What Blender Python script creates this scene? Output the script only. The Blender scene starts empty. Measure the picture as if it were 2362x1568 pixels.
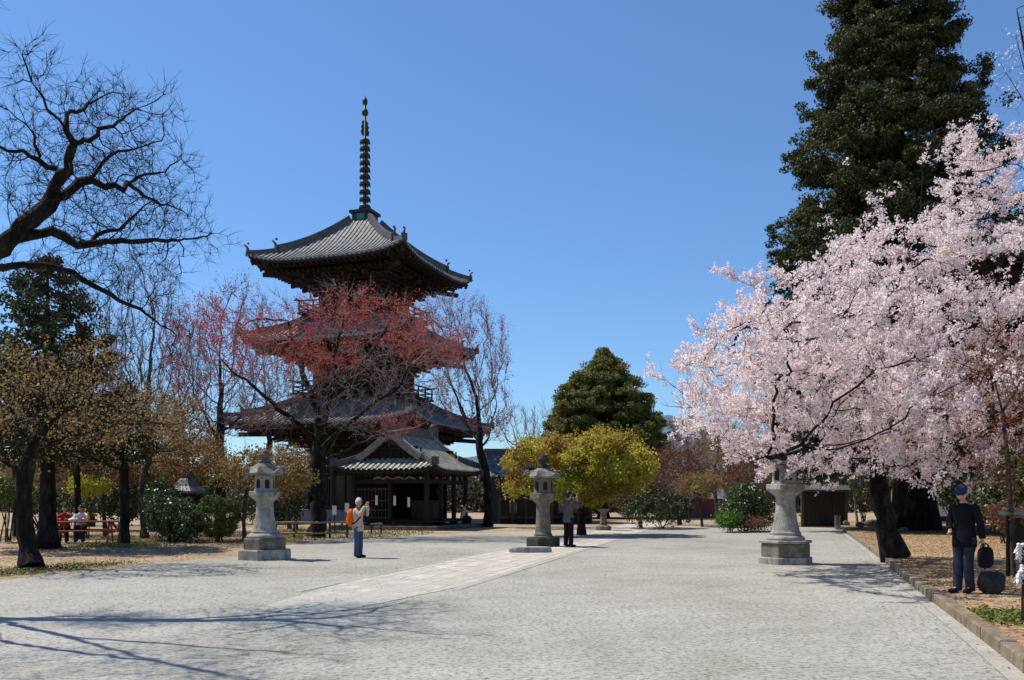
import bpy, bmesh, math, random
import numpy as np
from mathutils import Vector, Matrix
sc = bpy.context.scene
COL = sc.collection
R = math.radians

# ------------------------------------------------------------ camera, sky, sun, exposure
FPX, CX, HOR, CAMZ = 2100.0, 1181.0, 1150.0, 1.6      # level camera, lens shifted up: uprights stay upright
cam_d = bpy.data.cameras.new('camera')
cam = bpy.data.objects.new('camera', cam_d)
COL.objects.link(cam)
cam.location = (0, 0, CAMZ)
cam.rotation_euler = (math.pi / 2, 0, 0)
cam_d.shift_y = (HOR - 784.0) / 2362
cam_d.sensor_width = 36
cam_d.lens = 36 * FPX / 2362
cam_d.clip_end = 9000
cam_d.clip_start = 0.1
sc.camera = cam

SUN_EL, SUN_BACK = R(57), R(20)          # height, and how far behind the picture plane on the left
world = bpy.data.worlds.new('World')
sc.world = world
world.use_nodes = True
wn = world.node_tree
sky = wn.nodes.new('ShaderNodeTexSky')
sky.sky_type = 'NISHITA'
sky.sun_disc = False
sky.sun_elevation = SUN_EL
sky.sun_rotation = R(270) + SUN_BACK
sky.altitude = 8000
sky.air_density = 3.2
sky.dust_density = 0.0
sky.ozone_density = 10.0
wn.links.new(sky.outputs[0], wn.nodes['Background'].inputs[0])
wn.nodes['Background'].inputs[1].default_value = 0.123
sun_d = bpy.data.lights.new('sun', 'SUN')
sun_d.energy = 4.75
sun_d.angle = R(0.53)
sun_d.color = (1.0, 0.93, 0.82)
sun = bpy.data.objects.new('sun', sun_d)
COL.objects.link(sun)
to_sun = Vector((-math.cos(SUN_BACK) * math.cos(SUN_EL), math.sin(SUN_BACK) * math.cos(SUN_EL), math.sin(SUN_EL)))
sun.rotation_euler = (-to_sun).to_track_quat('-Z', 'Y').to_euler()
sun.location = to_sun * 60
sc.view_settings.view_transform = 'Standard'
sc.view_settings.look = 'None'
sc.view_settings.exposure = 0.22
sc.view_settings.gamma = 1.0
sc.cycles.max_bounces = 7
sc.cycles.diffuse_bounces = 6
sc.cycles.transparent_max_bounces = 8
sc.cycles.use_adaptive_sampling = True

# ------------------------------------------------------------ where things stand (surveyed from the photograph, 2362 px wide)
def ray(x, y):
    return np.array([(x - CX) / FPX, 1.0, (HOR - y) / FPX])
def P(x, y, Y):
    d = ray(x, y)
    return np.array([0, 0, CAMZ]) + d * (Y / d[1])
def G(x, y, z=0.0):
    d = ray(x, y)
    return np.array([0, 0, CAMZ]) + d * ((z - CAMZ) / d[2])
def pxm(Y):                                 # metres per photograph pixel at a depth
    return Y / FPX

# ------------------------------------------------------------ materials
def _nt(name):
    m = bpy.data.materials.new(name)
    m.use_nodes = True
    nt = m.node_tree
    return m, nt, nt.nodes['Principled BSDF'], nt.nodes['Material Output']
def _noise(nt, scale, detail=5, rough=0.6, vec=None, dist=0.0):
    n = nt.nodes.new('ShaderNodeTexNoise')
    n.inputs['Scale'].default_value = scale
    n.inputs['Detail'].default_value = detail
    n.inputs['Roughness'].default_value = rough
    n.inputs['Distortion'].default_value = dist
    if vec is not None:
        nt.links.new(vec, n.inputs['Vector'])
    return n
def _ramp(nt, fac, stops, interp='LINEAR'):
    r = nt.nodes.new('ShaderNodeValToRGB')
    r.color_ramp.interpolation = interp
    e = r.color_ramp.elements
    while len(e) < len(stops):
        e.new(0.5)
    for k, (p, c) in enumerate(stops):
        e[k].position = p
        e[k].color = (*c, 1) if len(c) == 3 else c
    nt.links.new(fac, r.inputs[0])
    return r
def _mix(nt, fac, a, b, mode='MIX'):
    m = nt.nodes.new('ShaderNodeMix')
    m.data_type = 'RGBA'
    m.blend_type = mode
    for s, v in ((m.inputs[0], fac), (m.inputs[6], a), (m.inputs[7], b)):
        if hasattr(v, 'is_linked'):
            nt.links.new(v, s)
        elif isinstance(v, (int, float)):
            s.default_value = v
        else:
            s.default_value = (*v, 1)
    return m.outputs[2]
def _bump(nt, bs, h, strength, dist):
    b = nt.nodes.new('ShaderNodeBump')
    b.inputs['Strength'].default_value = strength
    b.inputs['Distance'].default_value = dist
    nt.links.new(h, b.inputs['Height'])
    nt.links.new(b.outputs[0], bs.inputs['Normal'])
def surf(name, stops, scale=3.0, rough=0.85, bump=0.0, bdist=0.02, stretch=None, spec=0.3, speck=0.0, speck_scale=40):
    """Weathered surface: noise-driven colour between the stops, a finer speckle and bump."""
    m, nt, bs, out = _nt(name)
    tc = nt.nodes.new('ShaderNodeTexCoord')
    vec = tc.outputs['Object']
    if stretch:
        mp = nt.nodes.new('ShaderNodeMapping')
        mp.inputs['Scale'].default_value = stretch
        nt.links.new(vec, mp.inputs['Vector'])
        vec = mp.outputs[0]
    n = _noise(nt, scale, 7, 0.65, vec)
    col = _ramp(nt, n.outputs['Fac'], stops).outputs[0]
    if speck:
        n2 = _noise(nt, speck_scale, 3, 0.7, vec)
        f = _ramp(nt, n2.outputs['Fac'], [(0.35, (1 - speck,) * 3), (0.65, (1 + 0.0,) * 3)]).outputs[0]
        col = _mix(nt, 1.0, col, f, 'MULTIPLY')
    nt.links.new(col, bs.inputs['Base Color'])
    bs.inputs['Roughness'].default_value = rough
    bs.inputs['Specular IOR Level'].default_value = spec
    if bump:
        n3 = _noise(nt, scale * 6, 5, 0.7, vec)
        _bump(nt, bs, n3.outputs['Fac'], bump, bdist)
    return m
def leaf(name, stops, trans=0.35, rough=0.6, clump=None, cscale=0.8, spec=0.25, tcol=None):
    """Leaves or petals: colour differs leaf by leaf; light passes through thin blades."""
    m, nt, bs, out = _nt(name)
    ge = nt.nodes.new('ShaderNodeNewGeometry')
    col = _ramp(nt, ge.outputs['Random Per Island'], stops).outputs[0]
    if clump:
        tc = nt.nodes.new('ShaderNodeTexCoord')
        n = _noise(nt, cscale, 3, 0.5, tc.outputs['Object'])
        f = _ramp(nt, n.outputs['Fac'], [(0.42, (0, 0, 0)), (0.6, (1, 1, 1))]).outputs[0]
        col = _mix(nt, f, col, clump)
    nt.links.new(col, bs.inputs['Base Color'])
    bs.inputs['Roughness'].default_value = rough
    bs.inputs['Specular IOR Level'].default_value = spec
    if trans:
        t = nt.nodes.new('ShaderNodeBsdfTranslucent')
        nt.links.new(col, t.inputs['Color'])
        mx = nt.nodes.new('ShaderNodeMixShader')
        mx.inputs[0].default_value = trans
        nt.links.new(bs.outputs[0], mx.inputs[1])
        nt.links.new(t.outputs[0], mx.inputs[2])
        nt.links.new(mx.outputs[0], out.inputs['Surface'])
    return m
def flat(name, c, rough=0.7, var=0.15):
    return surf(name, [(0.3, tuple(v * (1 - var) for v in c)), (0.7, tuple(min(1, v * (1 + var)) for v in c))], 6, rough)

M = {}
M['bark_dark'] = surf('dark_bark', [(0.32, (0.007, 0.006, 0.005)), (0.5, (0.022, 0.018, 0.015)), (0.68, (0.075, 0.064, 0.053))], 6, 0.9, 1.0, 0.06, (1, 1, 0.3), 0.2, 0.5, 22)
M['bark_brown'] = surf('brown_bark', [(0.32, (0.035, 0.027, 0.02)), (0.68, (0.17, 0.135, 0.1))], 6, 0.9, 1.0, 0.06, (1, 1, 0.3), 0.2, 0.5, 22)
M['bark_grey'] = surf('grey_bark', [(0.3, (0.09, 0.075, 0.06)), (0.7, (0.22, 0.19, 0.155))], 4, 0.9, 0.5, 0.02, (1, 1, 0.25))
M['twig_red'] = surf('red_twig', [(0.3, (0.1, 0.05, 0.045)), (0.7, (0.22, 0.12, 0.105))], 3, 0.85)
M['twig_purple'] = surf('purple_twig', [(0.3, (0.11, 0.075, 0.075)), (0.7, (0.23, 0.165, 0.165))], 3, 0.85)
M['bark_pale'] = surf('pale_bark', [(0.3, (0.2, 0.16, 0.09)), (0.7, (0.38, 0.33, 0.2))], 3, 0.85, 0.3)
M['tile'] = surf('grey_roof_tile', [(0.3, (0.08, 0.08, 0.083)), (0.5, (0.2, 0.2, 0.2)), (0.7, (0.38, 0.38, 0.37))], 2.6, 0.62, 0.3, 0.015, None, 0.3, 0.5, 9)
M['tile_moss'] = surf('mossy_roof_tile', [(0.3, (0.18, 0.17, 0.15)), (0.5, (0.4, 0.39, 0.31)), (0.7, (0.6, 0.59, 0.43))], 2.2, 0.6, 0.3, 0.02, None, 0.4, 0.4, 9)
M['ridge'] = surf('dark_ridge_tile', [(0.3, (0.05, 0.05, 0.05)), (0.7, (0.13, 0.13, 0.13))], 3, 0.55, 0.3, 0.02)
M['wood'] = surf('dark_timber', [(0.3, (0.013, 0.009, 0.007)), (0.7, (0.036, 0.026, 0.02))], 3, 0.85, 0.35, 0.01, (1, 1, 0.15))
M['wood_mid'] = surf('weathered_timber', [(0.3, (0.04, 0.029, 0.021)), (0.7, (0.1, 0.075, 0.054))], 3, 0.85, 0.35, 0.01, (1, 1, 0.15))
M['wood_end'] = surf('pale_timber_ends', [(0.3, (0.17, 0.15, 0.12)), (0.7, (0.34, 0.3, 0.25))], 4, 0.8)
M['bronze'] = surf('dark_bronze', [(0.35, (0.012, 0.014, 0.013)), (0.7, (0.035, 0.045, 0.04))], 4, 0.55, 0.2, 0.01)
M['verdigris'] = surf('verdigris', [(0.35, (0.04, 0.16, 0.15)), (0.7, (0.08, 0.28, 0.26))], 4, 0.7)
M['stone'] = surf('pale_granite', [(0.32, (0.16, 0.15, 0.125)), (0.48, (0.35, 0.335, 0.295)), (0.68, (0.5, 0.485, 0.44))], 4.5, 0.9, 0.6, 0.02, (1, 1, 0.45), 0.25, 0.45, 45)
M['stone_dark'] = surf('weathered_and_shaded_stone', [(0.3, (0.1, 0.08, 0.06)), (0.5, (0.19, 0.16, 0.125)), (0.72, (0.32, 0.29, 0.24))], 4, 0.9, 0.5, 0.02, None, 0.25, 0.4, 50)
M['rock'] = surf('dark_rock', [(0.3, (0.018, 0.017, 0.015)), (0.7, (0.075, 0.07, 0.065))], 5, 0.9, 0.8, 0.04)
M['rock_moss'] = surf('mossy_rock', [(0.35, (0.05, 0.055, 0.04)), (0.6, (0.17, 0.18, 0.14)), (0.75, (0.27, 0.28, 0.23))], 3, 0.9, 0.6, 0.03)
M['plaster'] = surf('white_plaster', [(0.3, (0.55, 0.55, 0.54)), (0.7, (0.74, 0.74, 0.72))], 1.5, 0.9)
M['paper'] = flat('white_paper', (0.78, 0.78, 0.75), 0.8, 0.06)
M['red_paint'] = surf('red_brown_stained_wood', [(0.3, (0.2, 0.03, 0.012)), (0.7, (0.36, 0.065, 0.026))], 4, 0.5, 0.2, 0.005, (0.3, 1, 1), 0.4)
M['red_wall'] = flat('dull_red_wall', (0.2, 0.045, 0.05))
M['bamboo'] = surf('weathered_bamboo', [(0.3, (0.2, 0.15, 0.09)), (0.7, (0.4, 0.32, 0.22))], 5, 0.7)
M['void'] = flat('eye_and_opening_shade', (0.008, 0.008, 0.008))  # near-black for eyes; on lanterns it paints in the openings' shade
M['fallen'] = surf('tan_kerb_stone', [(0.3, (0.14, 0.1, 0.06)), (0.5, (0.27, 0.21, 0.14)), (0.72, (0.42, 0.36, 0.27))], 3, 0.9, 0.6, 0.02, None, 0.2, 0.4, 30)

# leaves
M['lf_cherry'] = leaf('pink_cherry_petal', [(0, (0.8, 0.58, 0.59)), (0.3, (0.9, 0.75, 0.75)), (0.7, (0.95, 0.87, 0.86)), (1, (0.98, 0.96, 0.94))], 0.5, 0.8, None, 1, 0.1)
M['lf_bronze'] = leaf('bronze_young_leaf', [(0, (0.2, 0.06, 0.03)), (1, (0.32, 0.13, 0.05))], 0.4)
M['lf_hinoki'] = leaf('dark_cypress_spray', [(0, (0.016, 0.026, 0.01)), (0.6, (0.04, 0.055, 0.016)), (1, (0.11, 0.12, 0.03))], 0.22, 0.6, (0.06, 0.064, 0.018), 0.35)
M['lf_dome'] = leaf('deep_green_spray', [(0, (0.06, 0.085, 0.022)), (0.6, (0.12, 0.15, 0.036)), (1, (0.22, 0.24, 0.055))], 0.35, 0.6, (0.2, 0.18, 0.045), 0.4)
M['lf_dark'] = leaf('dark_evergreen_leaf', [(0, (0.02, 0.03, 0.012)), (0.6, (0.05, 0.068, 0.024)), (0.9, (0.12, 0.15, 0.045)), (1, (0.2, 0.23, 0.08))], 0.2, 0.45, None, 1, 0.4)  # lightest leaves carry sun flecks in their colour
M['lf_shrub'] = leaf('glossy_shrub_leaf', [(0, (0.025, 0.045, 0.015)), (0.6, (0.06, 0.09, 0.028)), (1, (0.15, 0.2, 0.07))], 0.25, 0.35, None, 1, 0.5)
M['lf_hedge'] = leaf('clipped_hedge_leaf', [(0, (0.05, 0.08, 0.016)), (0.7, (0.1, 0.14, 0.03)), (1, (0.16, 0.2, 0.045))], 0.22, 0.5)
M['lf_maple'] = leaf('yellow_green_maple_leaf', [(0, (0.27, 0.22, 0.035)), (0.5, (0.44, 0.38, 0.05)), (1, (0.64, 0.6, 0.085))], 0.62, 0.6, (0.36, 0.24, 0.055), 0.5)
M['lf_lime'] = leaf('lime_leaf', [(0, (0.36, 0.38, 0.04)), (1, (0.62, 0.62, 0.09))], 0.5)
M['lf_olive'] = leaf('olive_brown_bud_leaf', [(0, (0.15, 0.1, 0.045)), (0.6, (0.28, 0.2, 0.07)), (1, (0.44, 0.33, 0.11))], 0.45, 0.6, (0.24, 0.14, 0.075), 0.6)
M['lf_orange'] = leaf('orange_brown_bud_leaf', [(0, (0.18, 0.095, 0.045)), (0.6, (0.31, 0.17, 0.07)), (1, (0.45, 0.28, 0.1))], 0.45, 0.6, (0.28, 0.2, 0.075), 0.5)
M['lf_red'] = leaf('crimson_bud', [(0, (0.28, 0.025, 0.025)), (0.6, (0.55, 0.055, 0.045)), (1, (0.72, 0.11, 0.08))], 0.45)
M['lf_pink'] = leaf('dusky_pink_bud', [(0, (0.22, 0.07, 0.08)), (0.6, (0.36, 0.14, 0.155)), (1, (0.48, 0.24, 0.25))], 0.35)
M['lf_rust'] = leaf('rust_bud', [(0, (0.11, 0.05, 0.035)), (0.6, (0.19, 0.085, 0.06)), (1, (0.28, 0.14, 0.085))], 0.35)
M['lf_grass'] = leaf('bright_green_blade', [(0, (0.06, 0.14, 0.02)), (1, (0.14, 0.26, 0.04))], 0.3)
M['lf_moss'] = leaf('moss_blade', [(0, (0.1, 0.12, 0.02)), (1, (0.2, 0.21, 0.04))], 0.25)
M['lf_litter'] = leaf('dry_fallen_leaf', [(0, (0.09, 0.05, 0.03)), (0.5, (0.27, 0.17, 0.09)), (1, (0.5, 0.37, 0.23))], 0.1, 0.8)

# ------------------------------------------------------------ mesh tools
def setprops(o, label=None, cat=None, group=None, kind=None):
    if label: o['label'] = label
    if cat: o['category'] = cat
    if group: o['group'] = group
    if kind: o['kind'] = kind
    return o
def mesh_np(name, V, Fq, mat, parent=None, smooth=False, loc=None):
    """V (n,3); Fq (m,k) faces with k corners each."""
    V = np.asarray(V, dtype=np.float32)
    me = bpy.data.meshes.new(name)
    me.vertices.add(len(V))
    me.vertices.foreach_set('co', V.ravel())
    Fq = np.asarray(Fq, dtype=np.int32)
    k = Fq.shape[1]
    me.loops.add(Fq.size)
    me.loops.foreach_set('vertex_index', Fq.ravel())
    me.polygons.add(len(Fq))
    me.polygons.foreach_set('loop_start', np.arange(0, Fq.size, k, dtype=np.int32))
    me.polygons.foreach_set('loop_total', np.full(len(Fq), k, dtype=np.int32))
    if smooth:
        me.polygons.foreach_set('use_smooth', np.ones(len(Fq), dtype=bool))
    me.update(calc_edges=True)
    o = bpy.data.objects.new(name, me)
    me.materials.append(mat)
    COL.objects.link(o)
    if parent is not None:
        o.parent = parent
    return o
def thing(name, label, cat, loc=(0, 0, 0), rotz=0.0, group=None):
    o = bpy.data.objects.new(name, None)
    o.empty_display_size = 0.3
    COL.objects.link(o)
    o.location = loc
    o.rotation_euler = (0, 0, rotz)
    return setprops(o, label, cat, group)

class MB:
    """Collects shapes of one part and links them as one mesh."""
    def __init__(s): s.v, s.f, s.mi, s.mats = [], [], [], []
    def _m(s, m):
        if m is None: return 0
        if m not in s.mats: s.mats.append(m)
        return s.mats.index(m)
    def add(s, vs, fs, m=None):
        b = len(s.v); k = s._m(m)
        s.v += [tuple(float(c) for c in v) for v in vs]
        s.f += [tuple(i + b for i in f) for f in fs]
        s.mi += [k] * len(fs)
    def box(s, c, d, rz=0.0, taper=1.0, m=None):
        """centre, full size; taper scales the top."""
        cx, cy, cz = c; dx, dy, dz = (x / 2 for x in d)
        vs = []
        for z, t in ((-dz, 1), (dz, taper)):
            for x, y in ((-dx, -dy), (dx, -dy), (dx, dy), (-dx, dy)):
                x *= t; y *= t
                vs.append((cx + x * math.cos(rz) - y * math.sin(rz), cy + x * math.sin(rz) + y * math.cos(rz), cz + z))
        s.add(vs, [(3, 2, 1, 0), (4, 5, 6, 7), (0, 1, 5, 4), (1, 2, 6, 5), (2, 3, 7, 6), (3, 0, 4, 7)], m)
    def beam(s, a, b, w, h, m=None):
        """square bar from a to b"""
        a, b = Vector(a), Vector(b)
        d = (b - a).normalized()
        up = Vector((0, 0, 1)) if abs(d.z) < 0.95 else Vector((0, 1, 0))
        x = d.cross(up).normalized(); u = x.cross(d).normalized()
        vs = []
        for p in (a, b):
            for sx, su in ((-1, -1), (1, -1), (1, 1), (-1, 1)):
                vs.append(p + x * sx * w / 2 + u * su * h / 2)
        s.add(vs, [(0, 1, 2, 3), (7, 6, 5, 4), (4, 5, 1, 0), (5, 6, 2, 1), (6, 7, 3, 2), (7, 4, 0, 3)], m)
    def lathe(s, prof, n=24, c=(0, 0, 0), m=None, rot=0.0, capt=True, capb=True):
        vs, fs = [], []
        for r, z in prof:
            for k in range(n):
                a = rot + 2 * math.pi * k / n
                vs.append((c[0] + r * math.cos(a), c[1] + r * math.sin(a), c[2] + z))
        for i in range(len(prof) - 1):
            for k in range(n):
                k2 = (k + 1) % n
                fs.append((i * n + k, i * n + k2, (i + 1) * n + k2, (i + 1) * n + k))
        if capb: fs.append(tuple(range(n - 1, -1, -1)))
        if capt: fs.append(tuple((len(prof) - 1) * n + k for k in range(n)))
        s.add(vs, fs, m)
    def tube(s, pts, rad, n=6, m=None, cap=True):
        pts = [Vector(p) for p in pts]
        if not hasattr(rad, '__len__'): rad = [rad] * len(pts)
        d = (pts[1] - pts[0]).normalized()
        u = d.orthogonal().normalized()
        vs, fs = [], []
        for i, p in enumerate(pts):
            a = pts[max(0, i - 1)]; b = pts[min(len(pts) - 1, i + 1)]
            d = (b - a)
            if d.length < 1e-9: d = Vector((0, 0, 1))
            d.normalize()
            u = (u - d * u.dot(d))
            if u.length < 1e-6: u = d.orthogonal()
            u.normalize(); w = d.cross(u)
            for k in range(n):
                t = 2 * math.pi * k / n
                vs.append(p + (u * math.cos(t) + w * math.sin(t)) * rad[i])
        for i in range(len(pts) - 1):
            for k in range(n):
                k2 = (k + 1) % n
                fs.append((i * n + k, i * n + k2, (i + 1) * n + k2, (i + 1) * n + k))
        if cap:
            fs.append(tuple(range(n - 1, -1, -1)))
            fs.append(tuple((len(pts) - 1) * n + k for k in range(n)))
        s.add(vs, fs, m)
    def grid(s, rows, m=None, flip=False):
        n = len(rows[0]); vs = [p for r in rows for p in r]; fs = []
        for i in range(len(rows) - 1):
            for k in range(n - 1):
                q = (i * n + k, i * n + k + 1, (i + 1) * n + k + 1, (i + 1) * n + k)
                fs.append(q[::-1] if flip else q)
        s.add(vs, fs, m)
    def ball(s, c, r, nu=12, nv=8, m=None, jit=0.0, seed=0):
        rg = random.Random(seed); vs, fs = [], []
        r = r if hasattr(r, '__len__') else (r, r, r)
        for i in range(nv + 1):
            t = math.pi * i / nv
            for k in range(nu):
                a = 2 * math.pi * k / nu; j = 1 + rg.uniform(-jit, jit)
                vs.append((c[0] + r[0] * math.sin(t) * math.cos(a) * j, c[1] + r[1] * math.sin(t) * math.sin(a) * j, c[2] + r[2] * math.cos(t) * j))
        for i in range(nv):
            for k in range(nu):
                k2 = (k + 1) % nu
                fs.append((i * nu + k, (i + 1) * nu + k, (i + 1) * nu + k2, i * nu + k2))
        s.add(vs, fs, m)
    def build(s, name, mat, parent=None, smooth=False, bevel=0.0, auto=None):
        me = bpy.data.meshes.new(name)
        me.from_pydata(s.v, [], s.f)
        me.validate()
        for mm in (s.mats or [mat]): me.materials.append(mm)
        if len(s.mats) > 1 and len(me.polygons) == len(s.mi): me.polygons.foreach_set('material_index', s.mi)
        if smooth: me.polygons.foreach_set('use_smooth', np.ones(len(me.polygons), dtype=bool))
        if auto is not None:
            bm = bmesh.new(); bm.from_mesh(me)
            for e in bm.edges:
                e.smooth = len(e.link_faces) == 2 and e.calc_face_angle(0) < auto
            for f in bm.faces: f.smooth = True
            bm.to_mesh(me); bm.free()
        o = bpy.data.objects.new(name, me)
        COL.objects.link(o)
        if parent is not None: o.parent = parent
        if bevel:
            bv = o.modifiers.new('edge', 'BEVEL'); bv.width = bevel; bv.segments = 2; bv.limit_method = 'ANGLE'; bv.angle_limit = R(40)
        return o

def rnd_dirs(n, rg):
    v = rg.normal(size=(n, 3))
    return v / np.linalg.norm(v, axis=1, keepdims=True)
def quads(pos, size, rg, normal=None, nmix=0.0, aspect=0.6, fold=True):
    """Leaf blades: one small pointed four-corner blade at each position, turned at random or partly along `normal`."""
    pos = np.asarray(pos); n = len(pos)
    size = np.broadcast_to(np.asarray(size, dtype=float).reshape(-1, 1), (n, 1)) * rg.uniform(0.65, 1.25, (n, 1))
    nn = rnd_dirs(n, rg)
    if normal is not None:
        nn = nn * (1 - nmix) + np.asarray(normal) * nmix
        nn /= np.linalg.norm(nn, axis=1, keepdims=True) + 1e-9
    a = np.cross(nn, rnd_dirs(n, rg)); a /= np.linalg.norm(a, axis=1, keepdims=True) + 1e-9
    b = np.cross(nn, a)
    c0 = pos - a * size * 0.5
    c2 = pos + a * size * 0.5
    lift = nn * size * (0.12 if fold else 0)
    c1 = pos + b * size * 0.5 * aspect + lift
    c3 = pos - b * size * 0.5 * aspect + lift
    V = np.stack([c0, c1, c2, c3], 1).reshape(-1, 3)
    F = np.arange(4 * n).reshape(-1, 4)
    return V, F
def join_np(parts):
    vs, fs, b = [], [], 0
    for V, F in parts:
        vs.append(V); fs.append(F + b); b += len(V)
    return np.concatenate(vs), np.concatenate(fs)

# ------------------------------------------------------------ trees: limbs grow towards points spread through the crown's volume
def E(x, y, Y, rx, ry, rd):
    c = P(x, y, Y); k = pxm(Y)
    return (c, np.array([rx * k, rd, ry * k]))
def clumpy(p, wl, seed, flat=1.0):
    """smooth random field: leaves gather in tufts where it is high"""
    rg = np.random.default_rng(seed); f = np.zeros(len(p))
    q = p * np.array([1, 1, flat])
    for k in range(9):
        w = rnd_dirs(1, rg)[0] * 2 * math.pi / (wl * rg.uniform(0.7, 1.5)); f += np.sin(q @ w + rg.random() * 7)
    return f / 2.1
def in_ell(ells, n, rg, shell=0.0):
    vol = np.array([np.prod(r) for _, r in ells]) ** 0.8
    cnt = rg.multinomial(n, vol / vol.sum())
    out = []
    for (c, r), k in zip(ells, cnt):
        d = rnd_dirs(k, rg)
        u = rg.random((k, 1)) ** (1 / 3)
        u = u * (1 - shell) + shell * (0.75 + 0.25 * rg.random((k, 1)))
        out.append(c + d * u * r)
    return np.concatenate(out)
def inside(ells, p):
    ok = np.zeros(len(p), bool)
    for c, r in ells:
        ok |= (((p - c) / r) ** 2).sum(1) < 1
    return ok
def resample(pl, step):
    pl = [np.asarray(p, float) for p in pl]; out = [pl[0]]
    for a, b in zip(pl[:-1], pl[1:]):
        n = max(1, int(round(np.linalg.norm(b - a) / step)))
        out += [a + (b - a) * (k + 1) / n for k in range(n)]
    return out
def colonize(seeds, att, step, kill, infl, rg, iters=140, bias=(0, 0, 0.08), jit=0.18, wob=0.0):
    pos, par = [], []
    for si, pl in enumerate(seeds):
        pts = resample(pl, step)
        if si == 0:
            prev = -1
        else:
            A = np.array(pos); prev = int(((A - pts[0]) ** 2).sum(1).argmin())
            pts = pts[1:]
        for q in pts:
            pos.append(q + rg.normal(size=3) * wob * (prev >= 0)); par.append(prev); prev = len(pos) - 1
    X = np.array(pos); par = list(par)
    att = np.asarray(att)
    d2 = ((att[:, None, :] - X[None]) ** 2).sum(2)
    near = d2.argmin(1); nd = d2.min(1)
    alive = nd > kill ** 2
    seen = {}
    bias = np.asarray(bias)
    for it in range(iters):
        idx = np.where(alive & (nd < infl ** 2))[0]
        if len(idx) == 0: break
        vec = att[idx] - X[near[idx]]
        vec /= np.linalg.norm(vec, axis=1, keepdims=True) + 1e-9
        acc = np.zeros((len(X), 3)); np.add.at(acc, near[idx], vec)
        act = np.unique(near[idx])
        v = acc[act]; v /= np.linalg.norm(v, axis=1, keepdims=True) + 1e-9
        v = v + bias + rg.normal(size=v.shape) * jit
        v /= np.linalg.norm(v, axis=1, keepdims=True)
        keep, new = [], []
        for a, dv in zip(act, v):
            L = seen.setdefault(int(a), [])
            if any(float(dv @ q) > 0.9 for q in L) or len(L) > 2: continue
            L.append(dv); keep.append(int(a)); new.append(X[a] + dv * step)
        if not new:
            alive[idx[nd[idx] < (kill * 1.8) ** 2]] = False
            if not (alive & (nd < infl ** 2)).any(): break
            continue
        new = np.array(new); b = len(X)
        X = np.concatenate([X, new]); par += keep
        d2 = ((att[:, None, :] - new[None]) ** 2).sum(2)
        m = d2.min(1); am = d2.argmin(1)
        up = m < nd
        near[up] = am[up] + b; nd[up] = m[up]
        alive &= nd > kill ** 2
    return X, np.array(par)
def radii(par, r0, rb):
    n = len(par); kids = np.zeros(n, int)
    for p in par:
        if p >= 0: kids[p] += 1
    T = (kids == 0).astype(float)
    for i in range(n - 1, -1, -1):
        if par[i] >= 0: T[par[i]] += T[i]
    e = max(1.5, math.log(max(T[0], 2)) / math.log(rb / r0))
    return r0 * T ** (1 / e), kids
def wood(X, par, r, sel, base, flare=0.0):
    """Tube mesh of the chosen nodes, one tapering run of rings per limb (all quads)."""
    n = len(X); kids = [[] for _ in range(n)]
    for i, p in enumerate(par):
        if p >= 0: kids[p].append(i)
    vs, fs = [], []
    starts = [(i, par[i]) for i in range(n) if sel[i] and (par[i] < 0 or not sel[par[i]] or max(kids[par[i]], key=lambda k: r[k]) != i)]
    for i, p in starts:
        ch = [i]
        while True:
            ks = [k for k in kids[ch[-1]] if sel[k]]
            if not ks: break
            k = max(kids[ch[-1]], key=lambda q: r[q])
            if not sel[k]: break
            ch.append(k)
        pts = [X[k] for k in ch]; rr = [r[k] for k in ch]
        if p >= 0:
            pts = [X[p]] + pts; rr = [min(r[p], rr[0] * 1.15)] + rr
        if len(pts) == 1:
            continue
        if p < 0 and flare:
            for q in range(min(4, len(rr))): rr[q] *= 1 + flare * (1, 0.4, 0.15, 0.05)[q]
        rm = max(rr); m = 10 if rm > 0.15 else 6 if rm > 0.04 else 4 if rm > 0.015 else 3
        b = len(vs)
        d = pts[1] - pts[0]; u = np.cross(d, (0.31, 0.87, 0.2)); u /= np.linalg.norm(u) + 1e-9
        for j, q in enumerate(pts):
            d = pts[min(j + 1, len(pts) - 1)] - pts[max(j - 1, 0)]
            d = d / (np.linalg.norm(d) + 1e-9)
            u = u - d * (u @ d); u /= np.linalg.norm(u) + 1e-9
            w = np.cross(d, u)
            rj = rr[j] * (0.55 if j == len(pts) - 1 else 1)
            for k in range(m):
                t = 2 * math.pi * k / m
                kk = 1 + (0.09 * math.sin(3 * t + j * 0.7) + 0.07 * math.sin(5 * t - j * 1.9) + 0.08 * math.sin(j * 2.3 + i) if rm > 0.06 else 0)
                vs.append(q + (u * math.cos(t) + w * math.sin(t)) * rj * kk - base)
        for j in range(len(pts) - 1):
            for k in range(m):
                k2 = (k + 1) % m
                fs.append((b + j * m + k, b + j * m + k2, b + (j + 1) * m + k2, b + (j + 1) * m + k))
    return np.array(vs).reshape(-1, 3), np.array(fs, dtype=int).reshape(-1, 4)
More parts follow.
